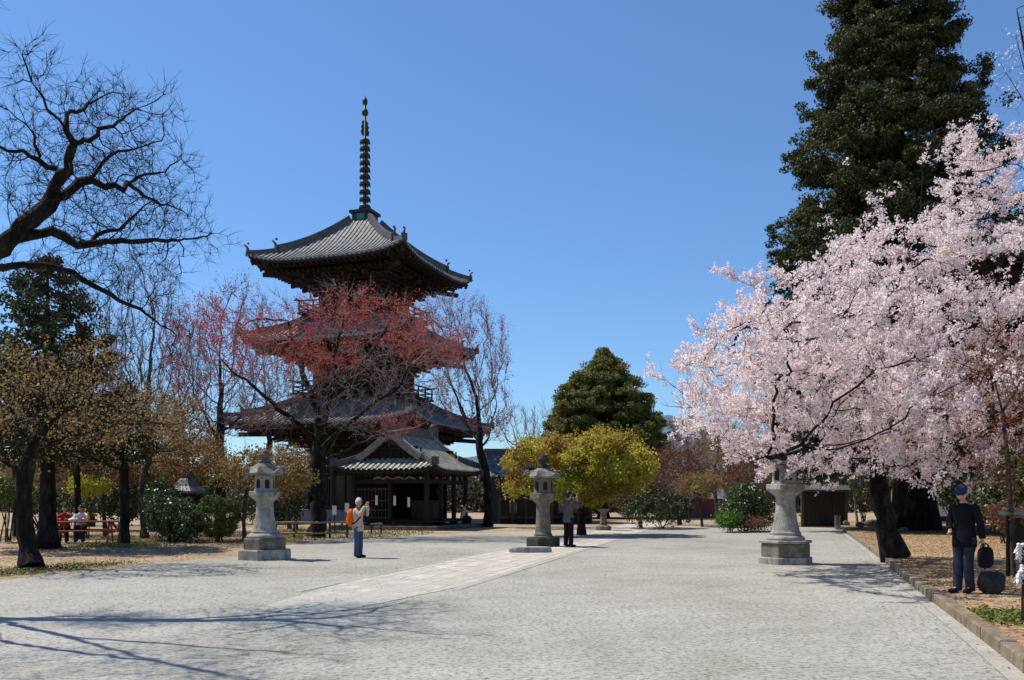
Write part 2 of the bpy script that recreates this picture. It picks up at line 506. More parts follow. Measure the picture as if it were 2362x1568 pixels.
def twigs(X, D, per, length, rad, rg, up=0.25, spread=0.9):
    """fine tapering shoots from thin nodes: four-corner slivers bent into a three-sided spike"""
    n = len(X) * per
    p = np.repeat(X, per, 0); d = np.repeat(D, per, 0)
    v = d + rnd_dirs(n, rg) * spread + np.array([0, 0, up])
    v /= np.linalg.norm(v, axis=1, keepdims=True)
    L = length * rg.uniform(0.4, 1.3, (n, 1))
    u = np.cross(v, rnd_dirs(n, rg)); u /= np.linalg.norm(u, axis=1, keepdims=True) + 1e-9
    w = np.cross(v, u)
    tip = p + v * L
    mid = p + v * L * 0.5 + rnd_dirs(n, rg) * L * 0.08
    c = [p + (u * math.cos(t) + w * math.sin(t)) * rad for t in (0, 2.094, 4.189)]
    e = [mid + (u * math.cos(t) + w * math.sin(t)) * rad * 0.7 for t in (0, 2.094, 4.189)]
    g = [tip + (u * math.cos(t) + w * math.sin(t)) * rad * 0.3 for t in (0, 2.094, 4.189)]
    V = np.stack(c + e + g, 1).reshape(-1, 3)
    f = []
    for a in (0, 3):
        for k in range(3):
            k2 = (k + 1) % 3
            f.append((a + k, a + k2, a + 3 + k2, a + 3 + k))
    F = (np.arange(n)[:, None, None] * 9 + np.array(f)[None]).reshape(-1, 4)
    return V, F, tip, mid

def tree(name, label, base, seeds, ells, n_att, step, base_r, r0, bark, twig=None, leaves=(), seed=1, group=None,
         kill=None, infl=None, shell=0.2, bias=(0, 0, 0.06), jit=0.2, wob=0.0, tw=(3, 0.5, 0.006), thick=0.035, extra=None,
         cat='tree', flare=0.35, twup=0.25, twspread=0.9, thin_below=None, void=None):
    rg = np.random.default_rng(seed)
    base = np.asarray(base, float)
    att = in_ell(ells, n_att, rg, shell)
    if extra is not None: att = np.concatenate([att, extra(rg)])
    att = att[att[:, 2] > 0.6]
    if void is not None: att = att[~inside(void, att)]
    X, par = colonize(seeds, att, step, kill or step * 1.6, infl or 99, rg, bias=bias, jit=jit, wob=wob)
    r, kids = radii(par, r0, base_r)
    root = thing(name, label, cat, base, 0, group)
    thickm = r >= thick
    Vt, Ft = wood(X, par, r, thickm, base, flare)
    if len(Ft): mesh_np('trunk', Vt, Ft, bark, root, True)
    parts = []
    Vb, Fb = wood(X, par, r, ~thickm, base)
    if len(Fb): parts.append((Vb, Fb))
    lim = thin_below or r0 * 2.3
    D = X - X[np.maximum(par, 0)]; D /= np.linalg.norm(D, axis=1, keepdims=True) + 1e-9
    th = (r < lim) & (par >= 0)
    tips = mids = X[th]
    if tw and tw[0]:
        Vw, Fw, tips, mids = twigs(X[th], D[th], tw[0], tw[1], tw[2], rg, twup, twspread)
        parts.append((Vw - base, Fw))
    if parts:
        V, Fq = join_np(parts)
        mesh_np('branches', V, Fq, twig or bark, root)
    for lf in leaves:
        mat, n, size, sig, zone, k = lf[:6]
        opt = lf[6] if len(lf) > 6 else {}
        pool = np.concatenate([tips, mids, X[th]]) if opt.get('along', True) else tips
        if zone is not None: pool = pool[inside(zone, pool)]
        if void is not None: pool = pool[~inside(void, pool)]
        if len(pool) == 0: continue
        if 'gap' in opt:
            wl, thr, fl = opt['gap']; fv = clumpy(pool, wl, seed, fl)
            pool = pool[fv + rg.normal(size=len(pool)) * 0.35 > thr]
        c = pool[rg.integers(0, len(pool), n)]
        c = c + rg.normal(size=c.shape) * opt.get('csig', 0.02)
        if k > 1:
            c = np.repeat(c, k, 0) + rg.normal(size=(n * k, 3)) * sig
        V, Fq = quads(c - base, size, rg, opt.get('normal'), opt.get('nmix', 0), opt.get('aspect', 0.7))
        mesh_np(opt.get('name', 'crown'), V, Fq, mat, root)
    return root

def conifer(name, label, base, h, rmax, z0, mat, bark, seed, tr=0.4, n_br=300, clump=0.35, per=70, size=0.12, prof=None, lean=(0, 0), droop=0.15, group=None, dens=1.0, ztop=None):
    """Whorled branches carrying many flat sprays, gaps between the clumps."""
    rg = np.random.default_rng(seed)
    base = np.asarray(base, float)
    root = thing(name, label, 'tree', base, 0, group)
    mb = MB()
    lean = np.array([lean[0], lean[1], 0])
    ax = lambda z: lean * (z / h)
    zs = np.linspace(0, h * 0.97, 14)
    mb.tube([ax(z) + np.array([0, 0, z]) for z in zs], [tr * (1 - 0.93 * z / h) * (1.45 if z == 0 else 1) for z in zs], 12)
    mb.build('trunk', bark, root, True)
    prof = prof or (lambda t: (1 - t) ** 0.85)
    br = MB(); C, N = [], []
    ga = 2.39996
    for i in range(n_br):
        t = ((i + 0.5) / n_br) ** 1.15
        z = z0 + (h - z0) * t
        L = rmax * prof(t) * rg.uniform(0.72, 1.12) + 0.15
        a = i * ga + rg.normal() * 0.35
        d = np.array([math.cos(a), math.sin(a), 0])
        p0 = ax(z) + np.array([0, 0, z])
        m = max(4, int(L / 0.3))
        pts = []
        for s in np.linspace(0, 1, 5):
            pts.append(p0 + d * L * s + np.array([0, 0, L * (-droop * math.sin(s * 2.4) + 0.16 * s * s)]))
        br.tube(pts, list(np.linspace(0.012 + 0.012 * L, 0.008, 5)), 4, cap=False)
        nc = max(2, int(L * 3.1 * dens))
        for q in range(nc):
            s = 0.3 + 0.75 * math.sqrt(rg.random())
            s = min(s, 1.04)
            k = min(3, int(s * 4)); f = s * 4 - k
            c = pts[k] + (pts[min(4, k + 1)] - pts[k]) * f
            side = np.cross(d, (0, 0, 1)) * rg.normal() * L * 0.14 * s
            C.append(c + side + np.array([0, 0, rg.normal() * 0.12])); N.append(d)
    br.build('branches', bark, root)
    C = np.array(C); N = np.array(N); n = len(C)
    cs = clump * rg.uniform(0.6, 1.3, (n, 1))
    pos = np.repeat(C, per, 0)
    off = rnd_dirs(n * per, rg) * rg.random((n * per, 1)) ** 0.4
    off = off * np.repeat(cs, per, 0) * np.array([1, 1, 0.62])
    outw = np.repeat(N, per, 0) * 0.5 + off / np.repeat(cs, per, 0) * 0.8 + np.array([0, 0, 0.35])
    V, Fq = quads(pos + off, size, rg, outw, 0.45, 0.75)
    mesh_np('crown', V, Fq, mat, root)
    return root

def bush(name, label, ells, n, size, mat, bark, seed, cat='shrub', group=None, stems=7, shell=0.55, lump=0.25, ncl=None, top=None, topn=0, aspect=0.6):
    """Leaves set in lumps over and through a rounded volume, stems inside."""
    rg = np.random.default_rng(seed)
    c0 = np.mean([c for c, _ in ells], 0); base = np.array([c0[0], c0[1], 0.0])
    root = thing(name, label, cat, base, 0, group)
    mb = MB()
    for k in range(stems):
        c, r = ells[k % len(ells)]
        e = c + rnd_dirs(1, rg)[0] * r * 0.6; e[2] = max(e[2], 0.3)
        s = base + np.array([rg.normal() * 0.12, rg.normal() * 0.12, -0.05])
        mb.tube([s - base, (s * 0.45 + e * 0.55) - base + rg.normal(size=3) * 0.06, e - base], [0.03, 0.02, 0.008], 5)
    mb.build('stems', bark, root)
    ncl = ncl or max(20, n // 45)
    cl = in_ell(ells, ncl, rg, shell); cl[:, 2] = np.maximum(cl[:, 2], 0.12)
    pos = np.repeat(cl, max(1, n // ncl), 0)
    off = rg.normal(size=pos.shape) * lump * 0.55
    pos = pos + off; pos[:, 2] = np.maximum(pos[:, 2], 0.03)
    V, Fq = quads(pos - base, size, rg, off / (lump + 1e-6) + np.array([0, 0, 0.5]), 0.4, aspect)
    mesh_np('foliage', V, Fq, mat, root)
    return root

# ------------------------------------------------------------ the setting: ground, gravel court, stone path, banks, kerb, mountain
def soil_mat(name, a, b, c, moss, moss_amt):
    m, nt, bs, out = _nt(name)
    tc = nt.nodes.new('ShaderNodeTexCoord'); vec = tc.outputs['Object']
    n1 = _noise(nt, 0.55, 6, 0.6, vec); n2 = _noise(nt, 9, 6, 0.75, vec); n3 = _noise(nt, 0.28, 4, 0.6, vec, 0.6)
    col = _ramp(nt, n1.outputs['Fac'], [(0.3, a), (0.5, b), (0.7, c)]).outputs[0]
    f = _ramp(nt, n2.outputs['Fac'], [(0.38, (0.45, 0.4, 0.36)), (0.58, (1, 1, 1))]).outputs[0]
    col = _mix(nt, 1.0, col, f, 'MULTIPLY')
    mf = _ramp(nt, n3.outputs['Fac'], [(moss_amt, (0, 0, 0)), (moss_amt + 0.08, (1, 1, 1))]).outputs[0]
    col = _mix(nt, mf, col, moss)
    nt.links.new(col, bs.inputs['Base Color'])
    bs.inputs['Roughness'].default_value = 0.95; bs.inputs['Specular IOR Level'].default_value = 0.1
    _bump(nt, bs, n2.outputs['Fac'], 0.6, 0.05)
    return m
M['soil'] = soil_mat('tan_soil', (0.32, 0.23, 0.14), (0.47, 0.36, 0.23), (0.56, 0.46, 0.32), (0.17, 0.16, 0.045), 0.66)
M['bank'] = soil_mat('orange_tan_soil', (0.34, 0.22, 0.12), (0.48, 0.33, 0.19), (0.56, 0.42, 0.26), (0.17, 0.14, 0.035), 0.62)

def gravel_mat():
    m, nt, bs, out = _nt('pale_gravel')
    tc = nt.nodes.new('ShaderNodeTexCoord'); vec = tc.outputs['Object']
    big = _noise(nt, 0.22, 5, 0.6, vec); mid = _noise(nt, 1.6, 4, 0.6, vec)
    v = nt.nodes.new('ShaderNodeTexVoronoi'); v.inputs['Scale'].default_value = 34; nt.links.new(vec, v.inputs['Vector'])
    v2 = nt.nodes.new('ShaderNodeTexVoronoi'); v2.inputs['Scale'].default_value = 9; nt.links.new(vec, v2.inputs['Vector'])
    fine = _noise(nt, 15, 4, 0.75, vec)
    col = _ramp(nt, big.outputs['Fac'], [(0.3, (0.32, 0.305, 0.25)), (0.5, (0.39, 0.377, 0.333)), (0.68, (0.432, 0.42, 0.378))]).outputs[0]
    tone = _ramp(nt, v.outputs['Color'], [(0.05, (0.78, 0.78, 0.78)), (0.45, (0.96, 0.96, 0.955)), (1.0, (1.06, 1.06, 1.06))]).outputs[0]
    col = _mix(nt, 1.0, col, tone, 'MULTIPLY')
    dk = _ramp(nt, fine.outputs['Fac'], [(0.36, (0.42, 0.41, 0.39)), (0.52, (1.04, 1.04, 1.04))]).outputs[0]
    col = _mix(nt, 0.95, col, dk, 'MULTIPLY')
    mm = _ramp(nt, mid.outputs['Fac'], [(0.33, (0.88, 0.875, 0.85)), (0.6, (1.03, 1.03, 1.03))]).outputs[0]
    col = _mix(nt, 1.0, col, mm, 'MULTIPLY')
    nt.links.new(col, bs.inputs['Base Color'])
    bs.inputs['Roughness'].default_value = 0.9; bs.inputs['Specular IOR Level'].default_value = 0.15
    ad = nt.nodes.new('ShaderNodeMath'); ad.operation = 'ADD'
    nt.links.new(v.outputs['Distance'], ad.inputs[0]); nt.links.new(v2.outputs['Distance'], ad.inputs[1])
    _bump(nt, bs, v.outputs['Distance'], 0.22, 0.012)
    return m
M['gravel'] = gravel_mat()

def path_mat():
    m, nt, bs, out = _nt('pinkish_paving_slab')
    tc = nt.nodes.new('ShaderNodeTexCoord'); vec = tc.outputs['Object']
    mp = nt.nodes.new('ShaderNodeMapping'); mp.inputs['Rotation'].default_value = (0, 0, R(90)); nt.links.new(vec, mp.inputs[0])
    bk = nt.nodes.new('ShaderNodeTexBrick')
    bk.inputs['Scale'].default_value = 1.0; bk.inputs['Brick Width'].default_value = 1.1; bk.inputs['Row Height'].default_value = 0.46
    bk.inputs['Mortar Size'].default_value = 0.016; bk.inputs['Mortar Smooth'].default_value = 0.4; bk.offset = 0.43
    bk.inputs['Color1'].default_value = (0.48, 0.445, 0.385, 1); bk.inputs['Color2'].default_value = (0.56, 0.525, 0.46, 1)
    bk.inputs['Mortar'].default_value = (0.2, 0.17, 0.14, 1)
    nt.links.new(mp.outputs[0], bk.inputs['Vector'])
    n = _noise(nt, 2.2, 6, 0.7, vec)
    f = _ramp(nt, n.outputs['Fac'], [(0.33, (0.72, 0.68, 0.62)), (0.6, (1.05, 1.05, 1.05))]).outputs[0]
    col = _mix(nt, 1.0, bk.outputs['Color'], f, 'MULTIPLY')
    # gravel trodden over the slabs, more of it towards the near end
    n2 = _noise(nt, 0.9, 6, 0.75, vec)
    sx = nt.nodes.new('ShaderNodeSeparateXYZ'); nt.links.new(vec, sx.inputs[0])
    mr = nt.nodes.new('ShaderNodeMapRange'); mr.inputs[1].default_value = 0; mr.inputs[2].default_value = 11; mr.inputs[3].default_value = 0.2; mr.inputs[4].default_value = -0.04
    nt.links.new(sx.outputs['Y'], mr.inputs[0])
    ad = nt.nodes.new('ShaderNodeMath'); ad.operation = 'ADD'; nt.links.new(n2.outputs['Fac'], ad.inputs[0]); nt.links.new(mr.outputs[0], ad.inputs[1])
    g = _ramp(nt, ad.outputs[0], [(0.56, (0, 0, 0)), (0.64, (1, 1, 1))]).outputs[0]
    fn = _noise(nt, 17, 4, 0.8, vec)
    gc = _ramp(nt, fn.outputs['Fac'], [(0.36, (0.25, 0.24, 0.21)), (0.5, (0.42, 0.405, 0.36)), (0.75, (0.46, 0.45, 0.405))]).outputs[0]
    col = _mix(nt, g, col, gc)
    nt.links.new(col, bs.inputs['Base Color']); bs.inputs['Roughness'].default_value = 0.85; bs.inputs['Specular IOR Level'].default_value = 0.2
    _bump(nt, bs, n.outputs['Fac'], 0.3, 0.02)
    return m
M['path'] = path_mat()

def sheet(name, pts, mat, z, sub=0):
    mb = MB(); mb.add([(p[0], p[1], z) for p in pts], [tuple(range(len(pts)))])
    o = mb.build(name, mat); o['kind'] = 'structure'
    return o
g = MB(); g.add([(-2500, -300, -0.02), (2500, -300, -0.02), (2500, 4200, -0.02), (-2500, 4200, -0.02)], [(0, 1, 2, 3)])
setprops(g.build('ground', M['soil']), kind='structure')

# gravel court
kerb_px = [(2362, 1556), (2262, 1476), (2180, 1412), (2090, 1342), (2045, 1302), (1995, 1262), (1936, 1219)]
kerb = [G(x, y)[:2] for x, y in kerb_px]
kerb = [np.array([kerb[0][0] + (kerb[0][0] - kerb[1][0]) * 7, kerb[0][1] + (kerb[0][1] - kerb[1][1]) * 7])] + kerb
left_px = [(-420, 1400), (-150, 1366), (0, 1342), (130, 1324), (250, 1312), (350, 1300), (450, 1291), (545, 1284), (610, 1266), (700, 1252), (790, 1243), (900, 1236), (1050, 1231),
           (1180, 1227), (1300, 1223), (1420, 1217), (1530, 1212.5), (1680, 1211), (1820, 1214)]
rg0 = np.random.default_rng(4)
edge = []
lp = [G(x, y)[:2] for x, y in left_px]
for a, b in zip(lp[:-1], lp[1:]):
    n = max(2, int(np.linalg.norm(b - a) / 0.5))
    for k in range(n):
        edge.append(a + (b - a) * k / n + rg0.normal(size=2) * 0.06)
edge.append(lp[-1])
poly = [(-30, -12), (-30, 9)] + [tuple(p) for p in edge] + [tuple(p) for p in kerb[::-1]] + [(kerb[0][0], -12)]
bm = bmesh.new()
bvs = [bm.verts.new((p[0], p[1], 0.0)) for p in poly]
bm.faces.new(bvs); bmesh.ops.triangulate(bm, faces=bm.faces[:]); bm.normal_update()
for f_ in bm.faces:
    if f_.normal.z < 0: f_.normal_flip()
gm = bpy.data.meshes.new('gravel_court'); bm.to_mesh(gm); bm.free(); gm.materials.append(M['gravel'])
go = bpy.data.objects.new('gravel_court', gm); COL.objects.link(go); go['kind'] = 'structure'

# stone path, its own frame runs along it
pa, pb = np.array([-6.15 + 0.235 * 12.8, 12.8]), np.array([-6.15 + 0.255 * 62, 62.0])
pd = (pb - pa); pl = np.linalg.norm(pd); pang = math.atan2(pd[1], pd[0]) - math.pi / 2
rows = []
for k in range(60):
    t = pl * k / 59
    w = 1.16 * min(1, 0.55 + k * 0.1)
    rows.append([(-w + rg0.normal() * 0.012, t, 0.006), (w + rg0.normal() * 0.012, t, 0.006)])
mb = MB(); mb.grid(rows, flip=True)
po = mb.build('stone_path', M['path']); po.location = (pa[0], pa[1], 0); po.rotation_euler = (0, 0, pang); po['kind'] = 'structure'
M['edge_stone'] = surf('pale_edging_stone', [(0.3, (0.36, 0.335, 0.28)), (0.7, (0.5, 0.47, 0.41))], 2, 0.85, 0.3, 0.01, None, 0.2, 0.3, 25)
mb = MB()
for s in (-1, 1):
    t = 1.2 if s > 0 else 0.2
    while t < pl - 1:
        L = rg0.uniform(0.9, 1.6)
        if t > 3.0 or rg0.random() < 0.5: mb.box((s * 1.27, t + L / 2, -0.02), (0.2, L - 0.02, 0.056 + rg0.uniform(0, 0.006)))
        t += L
po2 = mb.build('path_edging', M['edge_stone'], None, bevel=0.01); po2.location = po.location; po2.rotation_euler = po.rotation_euler; po2['kind'] = 'structure'

# raised bank and stone kerb on the right
KD = []
for i in range(len(kerb)):
    a = kerb[max(0, i - 1)]; b = kerb[min(len(kerb) - 1, i + 1)]
    d = (b - a) / np.linalg.norm(b - a); KD.append(np.array([d[1], -d[0]]))
inner = [k + n * 0.16 for k, n in zip(kerb, KD)]
BANKZ = 0.12
bank_poly = [tuple(p) for p in inner] + [(inner[-1][0] + 1.5, 58), (60, 58), (60, -12), (inner[0][0], -12)]
sheet('dirt_bank', bank_poly[::-1], M['bank'], BANKZ)
mb = MB()
for (a, b) in zip(kerb[:-1], kerb[1:]):
    L = np.linalg.norm(b - a); d = (b - a) / L; n = np.array([d[1], -d[0]]); ang = math.atan2(d[1], d[0])
    cnt = max(1, int(L / 0.95)); sl = L / cnt
    for k in range(cnt):
        c = a + d * (k + 0.5) * sl + n * (0.085 + rg0.normal() * 0.006)
        mb.box((c[0], c[1], 0.03 + rg0.normal() * 0.004), (sl - 0.025, 0.17, 0.24), ang + rg0.normal() * 0.006)
ko = mb.build('kerb', M['fallen'], None, bevel=0.018); ko['kind'] = 'structure'
# thin gutter strip of pale stone along the foot of the kerb
mb = MB(); rows = []
for k, n in zip(kerb, KD): rows.append([(k[0] - n[0] * 0.2, k[1] - n[1] * 0.2, 0.012), (k[0] - n[0] * 0.005, k[1] - n[1] * 0.005, 0.014)])
mb.grid(rows, flip=True); setprops(mb.build('gutter_strip', M['edge_stone']), kind='structure')

# bright earth lane beyond the court at the right, between the thicket and the dark board wall
sheet('earth_lane', [tuple(G(1845, 1214)[:2]), tuple(G(1892, 1214)[:2]), tuple(G(1880, 1178)[:2]), tuple(G(1858, 1178)[:2])][::-1], flat('pale_earth', (0.5, 0.42, 0.29), 0.95), 0.004)

# far mountain, the blue of distant haze put into its slope colour
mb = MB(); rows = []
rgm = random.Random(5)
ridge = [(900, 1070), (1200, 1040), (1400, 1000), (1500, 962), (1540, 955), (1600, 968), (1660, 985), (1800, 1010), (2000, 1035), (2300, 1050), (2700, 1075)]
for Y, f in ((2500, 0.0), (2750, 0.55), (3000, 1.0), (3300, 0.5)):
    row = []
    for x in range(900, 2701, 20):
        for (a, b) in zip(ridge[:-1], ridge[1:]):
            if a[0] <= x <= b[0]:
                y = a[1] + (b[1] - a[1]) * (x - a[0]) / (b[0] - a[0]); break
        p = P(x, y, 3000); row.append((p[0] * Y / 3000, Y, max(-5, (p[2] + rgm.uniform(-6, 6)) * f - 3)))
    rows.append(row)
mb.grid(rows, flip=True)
setprops(mb.build('mountain', surf('hazed_wooded_slope', [(0.35, (0.06, 0.1, 0.13)), (0.65, (0.11, 0.16, 0.2))], 0.01, 0.95), None, True), kind='structure')

# ------------------------------------------------------------ buildings
def roof_face(mb, rot, half, out0, run, zf, lift, pitch, tmax, nv=9, rib=0.07, m=None, w=None):
    """One ribbed, gently hollow slope: columns across the eave, each running up until the hip or ridge cuts it."""
    T = lambda x, o, z: (x * math.cos(rot) + o * math.sin(rot), x * math.sin(rot) - o * math.cos(rot), z)
    n = int(round(2 * half / pitch)); pitch = 2 * half / n
    prof = [(0.0, 0.0), (0.42, 0.0), (0.5, 1.0), (0.92, 1.0)]
    xs, hs = [], []
    for i in range(n):
        for a, h in prof:
            xs.append(-half + (i + a) * pitch); hs.append(h * rib)
    xs.append(half); hs.append(0)
    rows = []
    for x, h in zip(xs, hs):
        tm = max(0.0, tmax(x)); col = []
        for v in range(nv + 1):
            t = tm * v / nv
            o = out0 - run * t
            s = min(1.0, abs(x) / max(w(t), 1e-3)) if w else abs(x) / half
            col.append(T(x, o, zf(t) + lift * s ** 4 * (1 - t) ** 2 + h))
        rows.append(col)
    mb.grid(rows, m)
    return xs, hs, T
def sag(z0, z1, k=0.45):
    return lambda t: z0 + (z1 - z0) * ((1 - k) * t + k * t * t)

def square_roof(parent, a, b, z0, z1, lift, pitch=0.36, orn=True, tile=None, name='roof'):
    zf = sag(z0, z1); run = a - b
    w = lambda t: a - run * t
    mb = MB()
    for q in range(4):
        roof_face(mb, q * math.pi / 2, a, a, run, zf, lift, pitch, lambda x: min(1.0, (a - abs(x)) / run), w=w)
    roof = mb.build(name, tile or M['tile'], parent)
    H = lambda t, dz=0.0: Vector((w(t), -w(t), zf(t) + lift * (1 - t) ** 2 + dz))
    for q in range(4):
        rm = Matrix.Rotation(q * math.pi / 2, 4, 'Z'); hb = MB()
        ts = [1 - 0.72 * k / 8 for k in range(9)]
        for t1, t2 in zip(ts[:-1], ts[1:]): hb.beam(rm @ H(t1, 0.2), rm @ H(t2, 0.2), 0.3, 0.5)
        ts = [0.28 - 0.27 * k / 4 for k in range(5)]
        for t1, t2 in zip(ts[:-1], ts[1:]): hb.beam(rm @ H(t1, 0.1), rm @ H(t2, 0.1), 0.24, 0.3)
        hb.build('hip_ridge', M['ridge'], roof)
        if orn:
            for t, s in ((0.27, 1.0), (0.005, 0.8)):
                ob = MB()
                c = rm @ H(t, 0.1); d = (rm @ Vector((1, -1, 0))).normalized()
                ob.beam(c, c + d * 0.16 + Vector((0, 0, 0.02)), 0.5 * s, 0.62 * s)
                ob.tube([c + Vector((0, 0, 0.25 * s)), c + d * 0.1 + Vector((0, 0, 0.5 * s)), c + d * 0.3 + Vector((0, 0, 0.68 * s))], [0.13 * s, 0.09 * s, 0.05 * s], 6)
                ob.ball(c + Vector((0, 0, 0.8 * s)), 0.1 * s, 8, 6)
                ob.build('ridge_end_tile', M['ridge'], roof)
    # eave board, tile ends, rafters, stepped brackets
    eb = MB(); te = MB()
    for q in range(4):
        rot = q * math.pi / 2
        T = lambda x, o, z: (x * math.cos(rot) + o * math.sin(rot), x * math.sin(rot) - o * math.cos(rot), z)
        N = 28; r1, r2, r3 = [], [], []
        for k in range(N + 1):
            x = -a + 2 * a * k / N; z = z0 + lift * (abs(x) / a) ** 4
            r1.append(T(x, a - 0.0, z - 0.02)); r2.append(T(x * 0.995, a - 0.03, z - 0.24)); r3.append(T(x * 0.62, a * 0.62, z0 + 0.1 + 0.0 * x))
        eb.grid([r2, r1]); eb.grid([r3, r2])
    eb.build('eave_board', M['wood'], roof)
    n = int(round(2 * a / pitch)); top, bot, pale = [], [], []
    for q in range(4):
        rot = q * math.pi / 2
        T = lambda x, o, z: (x * math.cos(rot) + o * math.sin(rot), x * math.sin(rot) - o * math.cos(rot), z)
        for i in range(n):
            for f_, h in ((0.02, 0), (0.44, 0), (0.5, 1), (0.92, 1), (0.98, 0)):
                x = -a + (i + f_) * 2 * a / n; z = z0 + lift * (abs(x) / a) ** 4
                top.append(T(x, a + 0.015, z + 0.075 * h)); bot.append(T(x, a + 0.015, z - 0.09)); pale.append(h)
    K = len(top)
    for k in range(K):
        k2 = (k + 1) % K
        te.add([bot[k], bot[k2], top[k2], top[k]], [(0, 1, 2, 3)], M['tile_moss'] if pale[k] and pale[k2] else M['ridge'])
    me_ = te.build('eave_tile', M['tile_moss'], roof).data
    bm_ = bmesh.new(); bm_.from_mesh(me_); bmesh.ops.remove_doubles(bm_, verts=bm_.verts, dist=0.0005); bm_.to_mesh(me_); bm_.free()
    rf = MB()
    for q in range(4):
        rot = q * math.pi / 2
        T = lambda x, o, z: (x * math.cos(rot) + o * math.sin(rot), x * math.sin(rot) - o * math.cos(rot), z)
        n = int(2 * a / 0.42)
        for i in range(n):
            x = -a + (i + 0.5) * 2 * a / n
            zz = z0 + lift * (abs(x) / a) ** 4
            i0 = max(0.58 * a, abs(x) * 0.98)
            rf.beam(T(x, a - 0.12, zz - 0.31), T(x, i0, z0 - 0.08), 0.13, 0.15)
            rf.beam(T(x, a * 0.8, zz - 0.5 - 0.0), T(x, min(i0, a * 0.78), z0 - 0.3), 0.13, 0.14)
    rf.build('rafters', M['wood'], roof)
    return roof
def brackets(parent, a, body, z_top, z_bot):
    mb = MB(); n = 4
    for k in range(n):
        f = k / (n - 1)
        h = a * 0.74 + (body + 0.25 - a * 0.74) * f
        z = z_top + (z_bot - z_top) * (k + 0.5) / n; th = (z_top - z_bot) / n
        mb.box((0, 0, z), (2 * h, 2 * h, th * 0.42))
        mb.box((0, 0, z - th * 0.35), (2 * (h - 0.4), 2 * (h - 0.4), th * 0.5))
        cnt = int(2 * h / 0.75)
        for q in range(4):
            rot = q * math.pi / 2
            for i in range(cnt + 1):
                x = -h + 2 * h * i / cnt
                mb.box((x * math.cos(rot) + (h + 0.06) * math.sin(rot), x * math.sin(rot) - (h + 0.06) * math.cos(rot), z - th * 0.3), (0.26, 0.26, th * 0.4))
    # tail beams poking out below the eave
    for q in range(4):
        rot = q * math.pi / 2
        for x in (-body, -body / 3, body / 3, body):
            T = lambda x, o, z: Vector((x * math.cos(rot) + o * math.sin(rot), x * math.sin(rot) - o * math.cos(rot), z))
            mb.beam(T(x, body, z_top - 0.35), T(x, a * 0.8, z_top - 0.75), 0.2, 0.26)
        c = Vector((math.cos(rot + math.pi / 4), math.sin(rot + math.pi / 4), 0))
        mb.beam(c * body * 1.3 + Vector((0, 0, z_top - 0.3)), c * a * 1.24 + Vector((0, 0, z_top - 0.5)), 0.24, 0.3)
    return mb.build('bracket_tiers', M['wood'], parent)
def storey(parent, half, z0, z1):
    mb = MB()
    mb.box((0, 0, (z0 + z1) / 2), (2 * half - 0.2, 2 * half - 0.2, z1 - z0))
    w = mb.build('storey_wall', M['wood'], parent)
    cb = MB()
    for q in range(4):
        rot = q * math.pi / 2
        for x in (-1, -0.36, 0.36, 1):
            X, Yy = x * half, half
            cb.lathe([(0.17, z0), (0.16, z1)], 10, (X * math.cos(rot) + Yy * math.sin(rot), X * math.sin(rot) - Yy * math.cos(rot), 0))
        for z in (z0 + 0.15, z0 + (z1 - z0) * 0.72, z1 - 0.1):
            cb.box((half * math.sin(rot), -half * math.cos(rot), z), (2 * half, 0.12, 0.2) if q % 2 == 0 else (0.12, 2 * half, 0.2))
    cb.build('columns', M['wood_mid'], w)
    db = MB()
    for q in range(4):
        rot = q * math.pi / 2
        T = lambda x, o, z: (x * math.cos(rot) + o * math.sin(rot), x * math.sin(rot) - o * math.cos(rot), z)
        sz = lambda wx, d, h: (wx, d, h) if q % 2 == 0 else (d, wx, h)
        hz = (z1 - z0) * 0.5; zc = z0 + 0.25 + hz / 2
        for s in (-0.17, 0.17): db.box(T(s * half, half - 0.06, zc), sz(half * 0.3, 0.06, hz))
        for s in (-0.68, 0.68):
            for k in range(7): db.box(T((s - 0.2 + 0.4 * k / 6) * half, half - 0.06, zc + 0.1), sz(0.05, 0.06, hz * 0.7))
    db.build('door_and_lattice', M['wood_mid'], w)
    return w
def balcony(parent, half, z):
    mb = MB(); mb.box((0, 0, z), (2 * half, 2 * half, 0.16)); mb.box((0, 0, z - 0.22), (2 * half - 0.5, 2 * half - 0.5, 0.26)); mb.box((0, 0, z - 0.5), (2 * half - 1.1, 2 * half - 1.1, 0.3))
    b = mb.build('balcony', M['wood'], parent)
    rb = MB(); e = half - 0.12
    for q in range(4):
        rot = q * math.pi / 2
        T = lambda x, o, zz: (x * math.cos(rot) + o * math.sin(rot), x * math.sin(rot) - o * math.cos(rot), zz)
        n = 6
        for k in range(n + 1):
            x = -e + 2 * e * k / n
            rb.box(T(x, e, z + 0.45), (0.1, 0.1, 0.82))
        for zz, th, ov in ((z + 0.22, 0.08, 0), (z + 0.52, 0.08, 0.1), (z + 0.88, 0.1, 0.42)):
            rb.beam(T(-e - ov, e, zz + (0.1 if ov > 0.3 else 0)), T(-e + 0.3, e, zz), th, th); rb.beam(T(-e + 0.3, e, zz), T(e - 0.3, e, zz), th, th); rb.beam(T(e - 0.3, e, zz), T(e + ov, e, zz + (0.1 if ov > 0.3 else 0)), th, th)
    rb.build('railing', M['wood'], b)
    return b

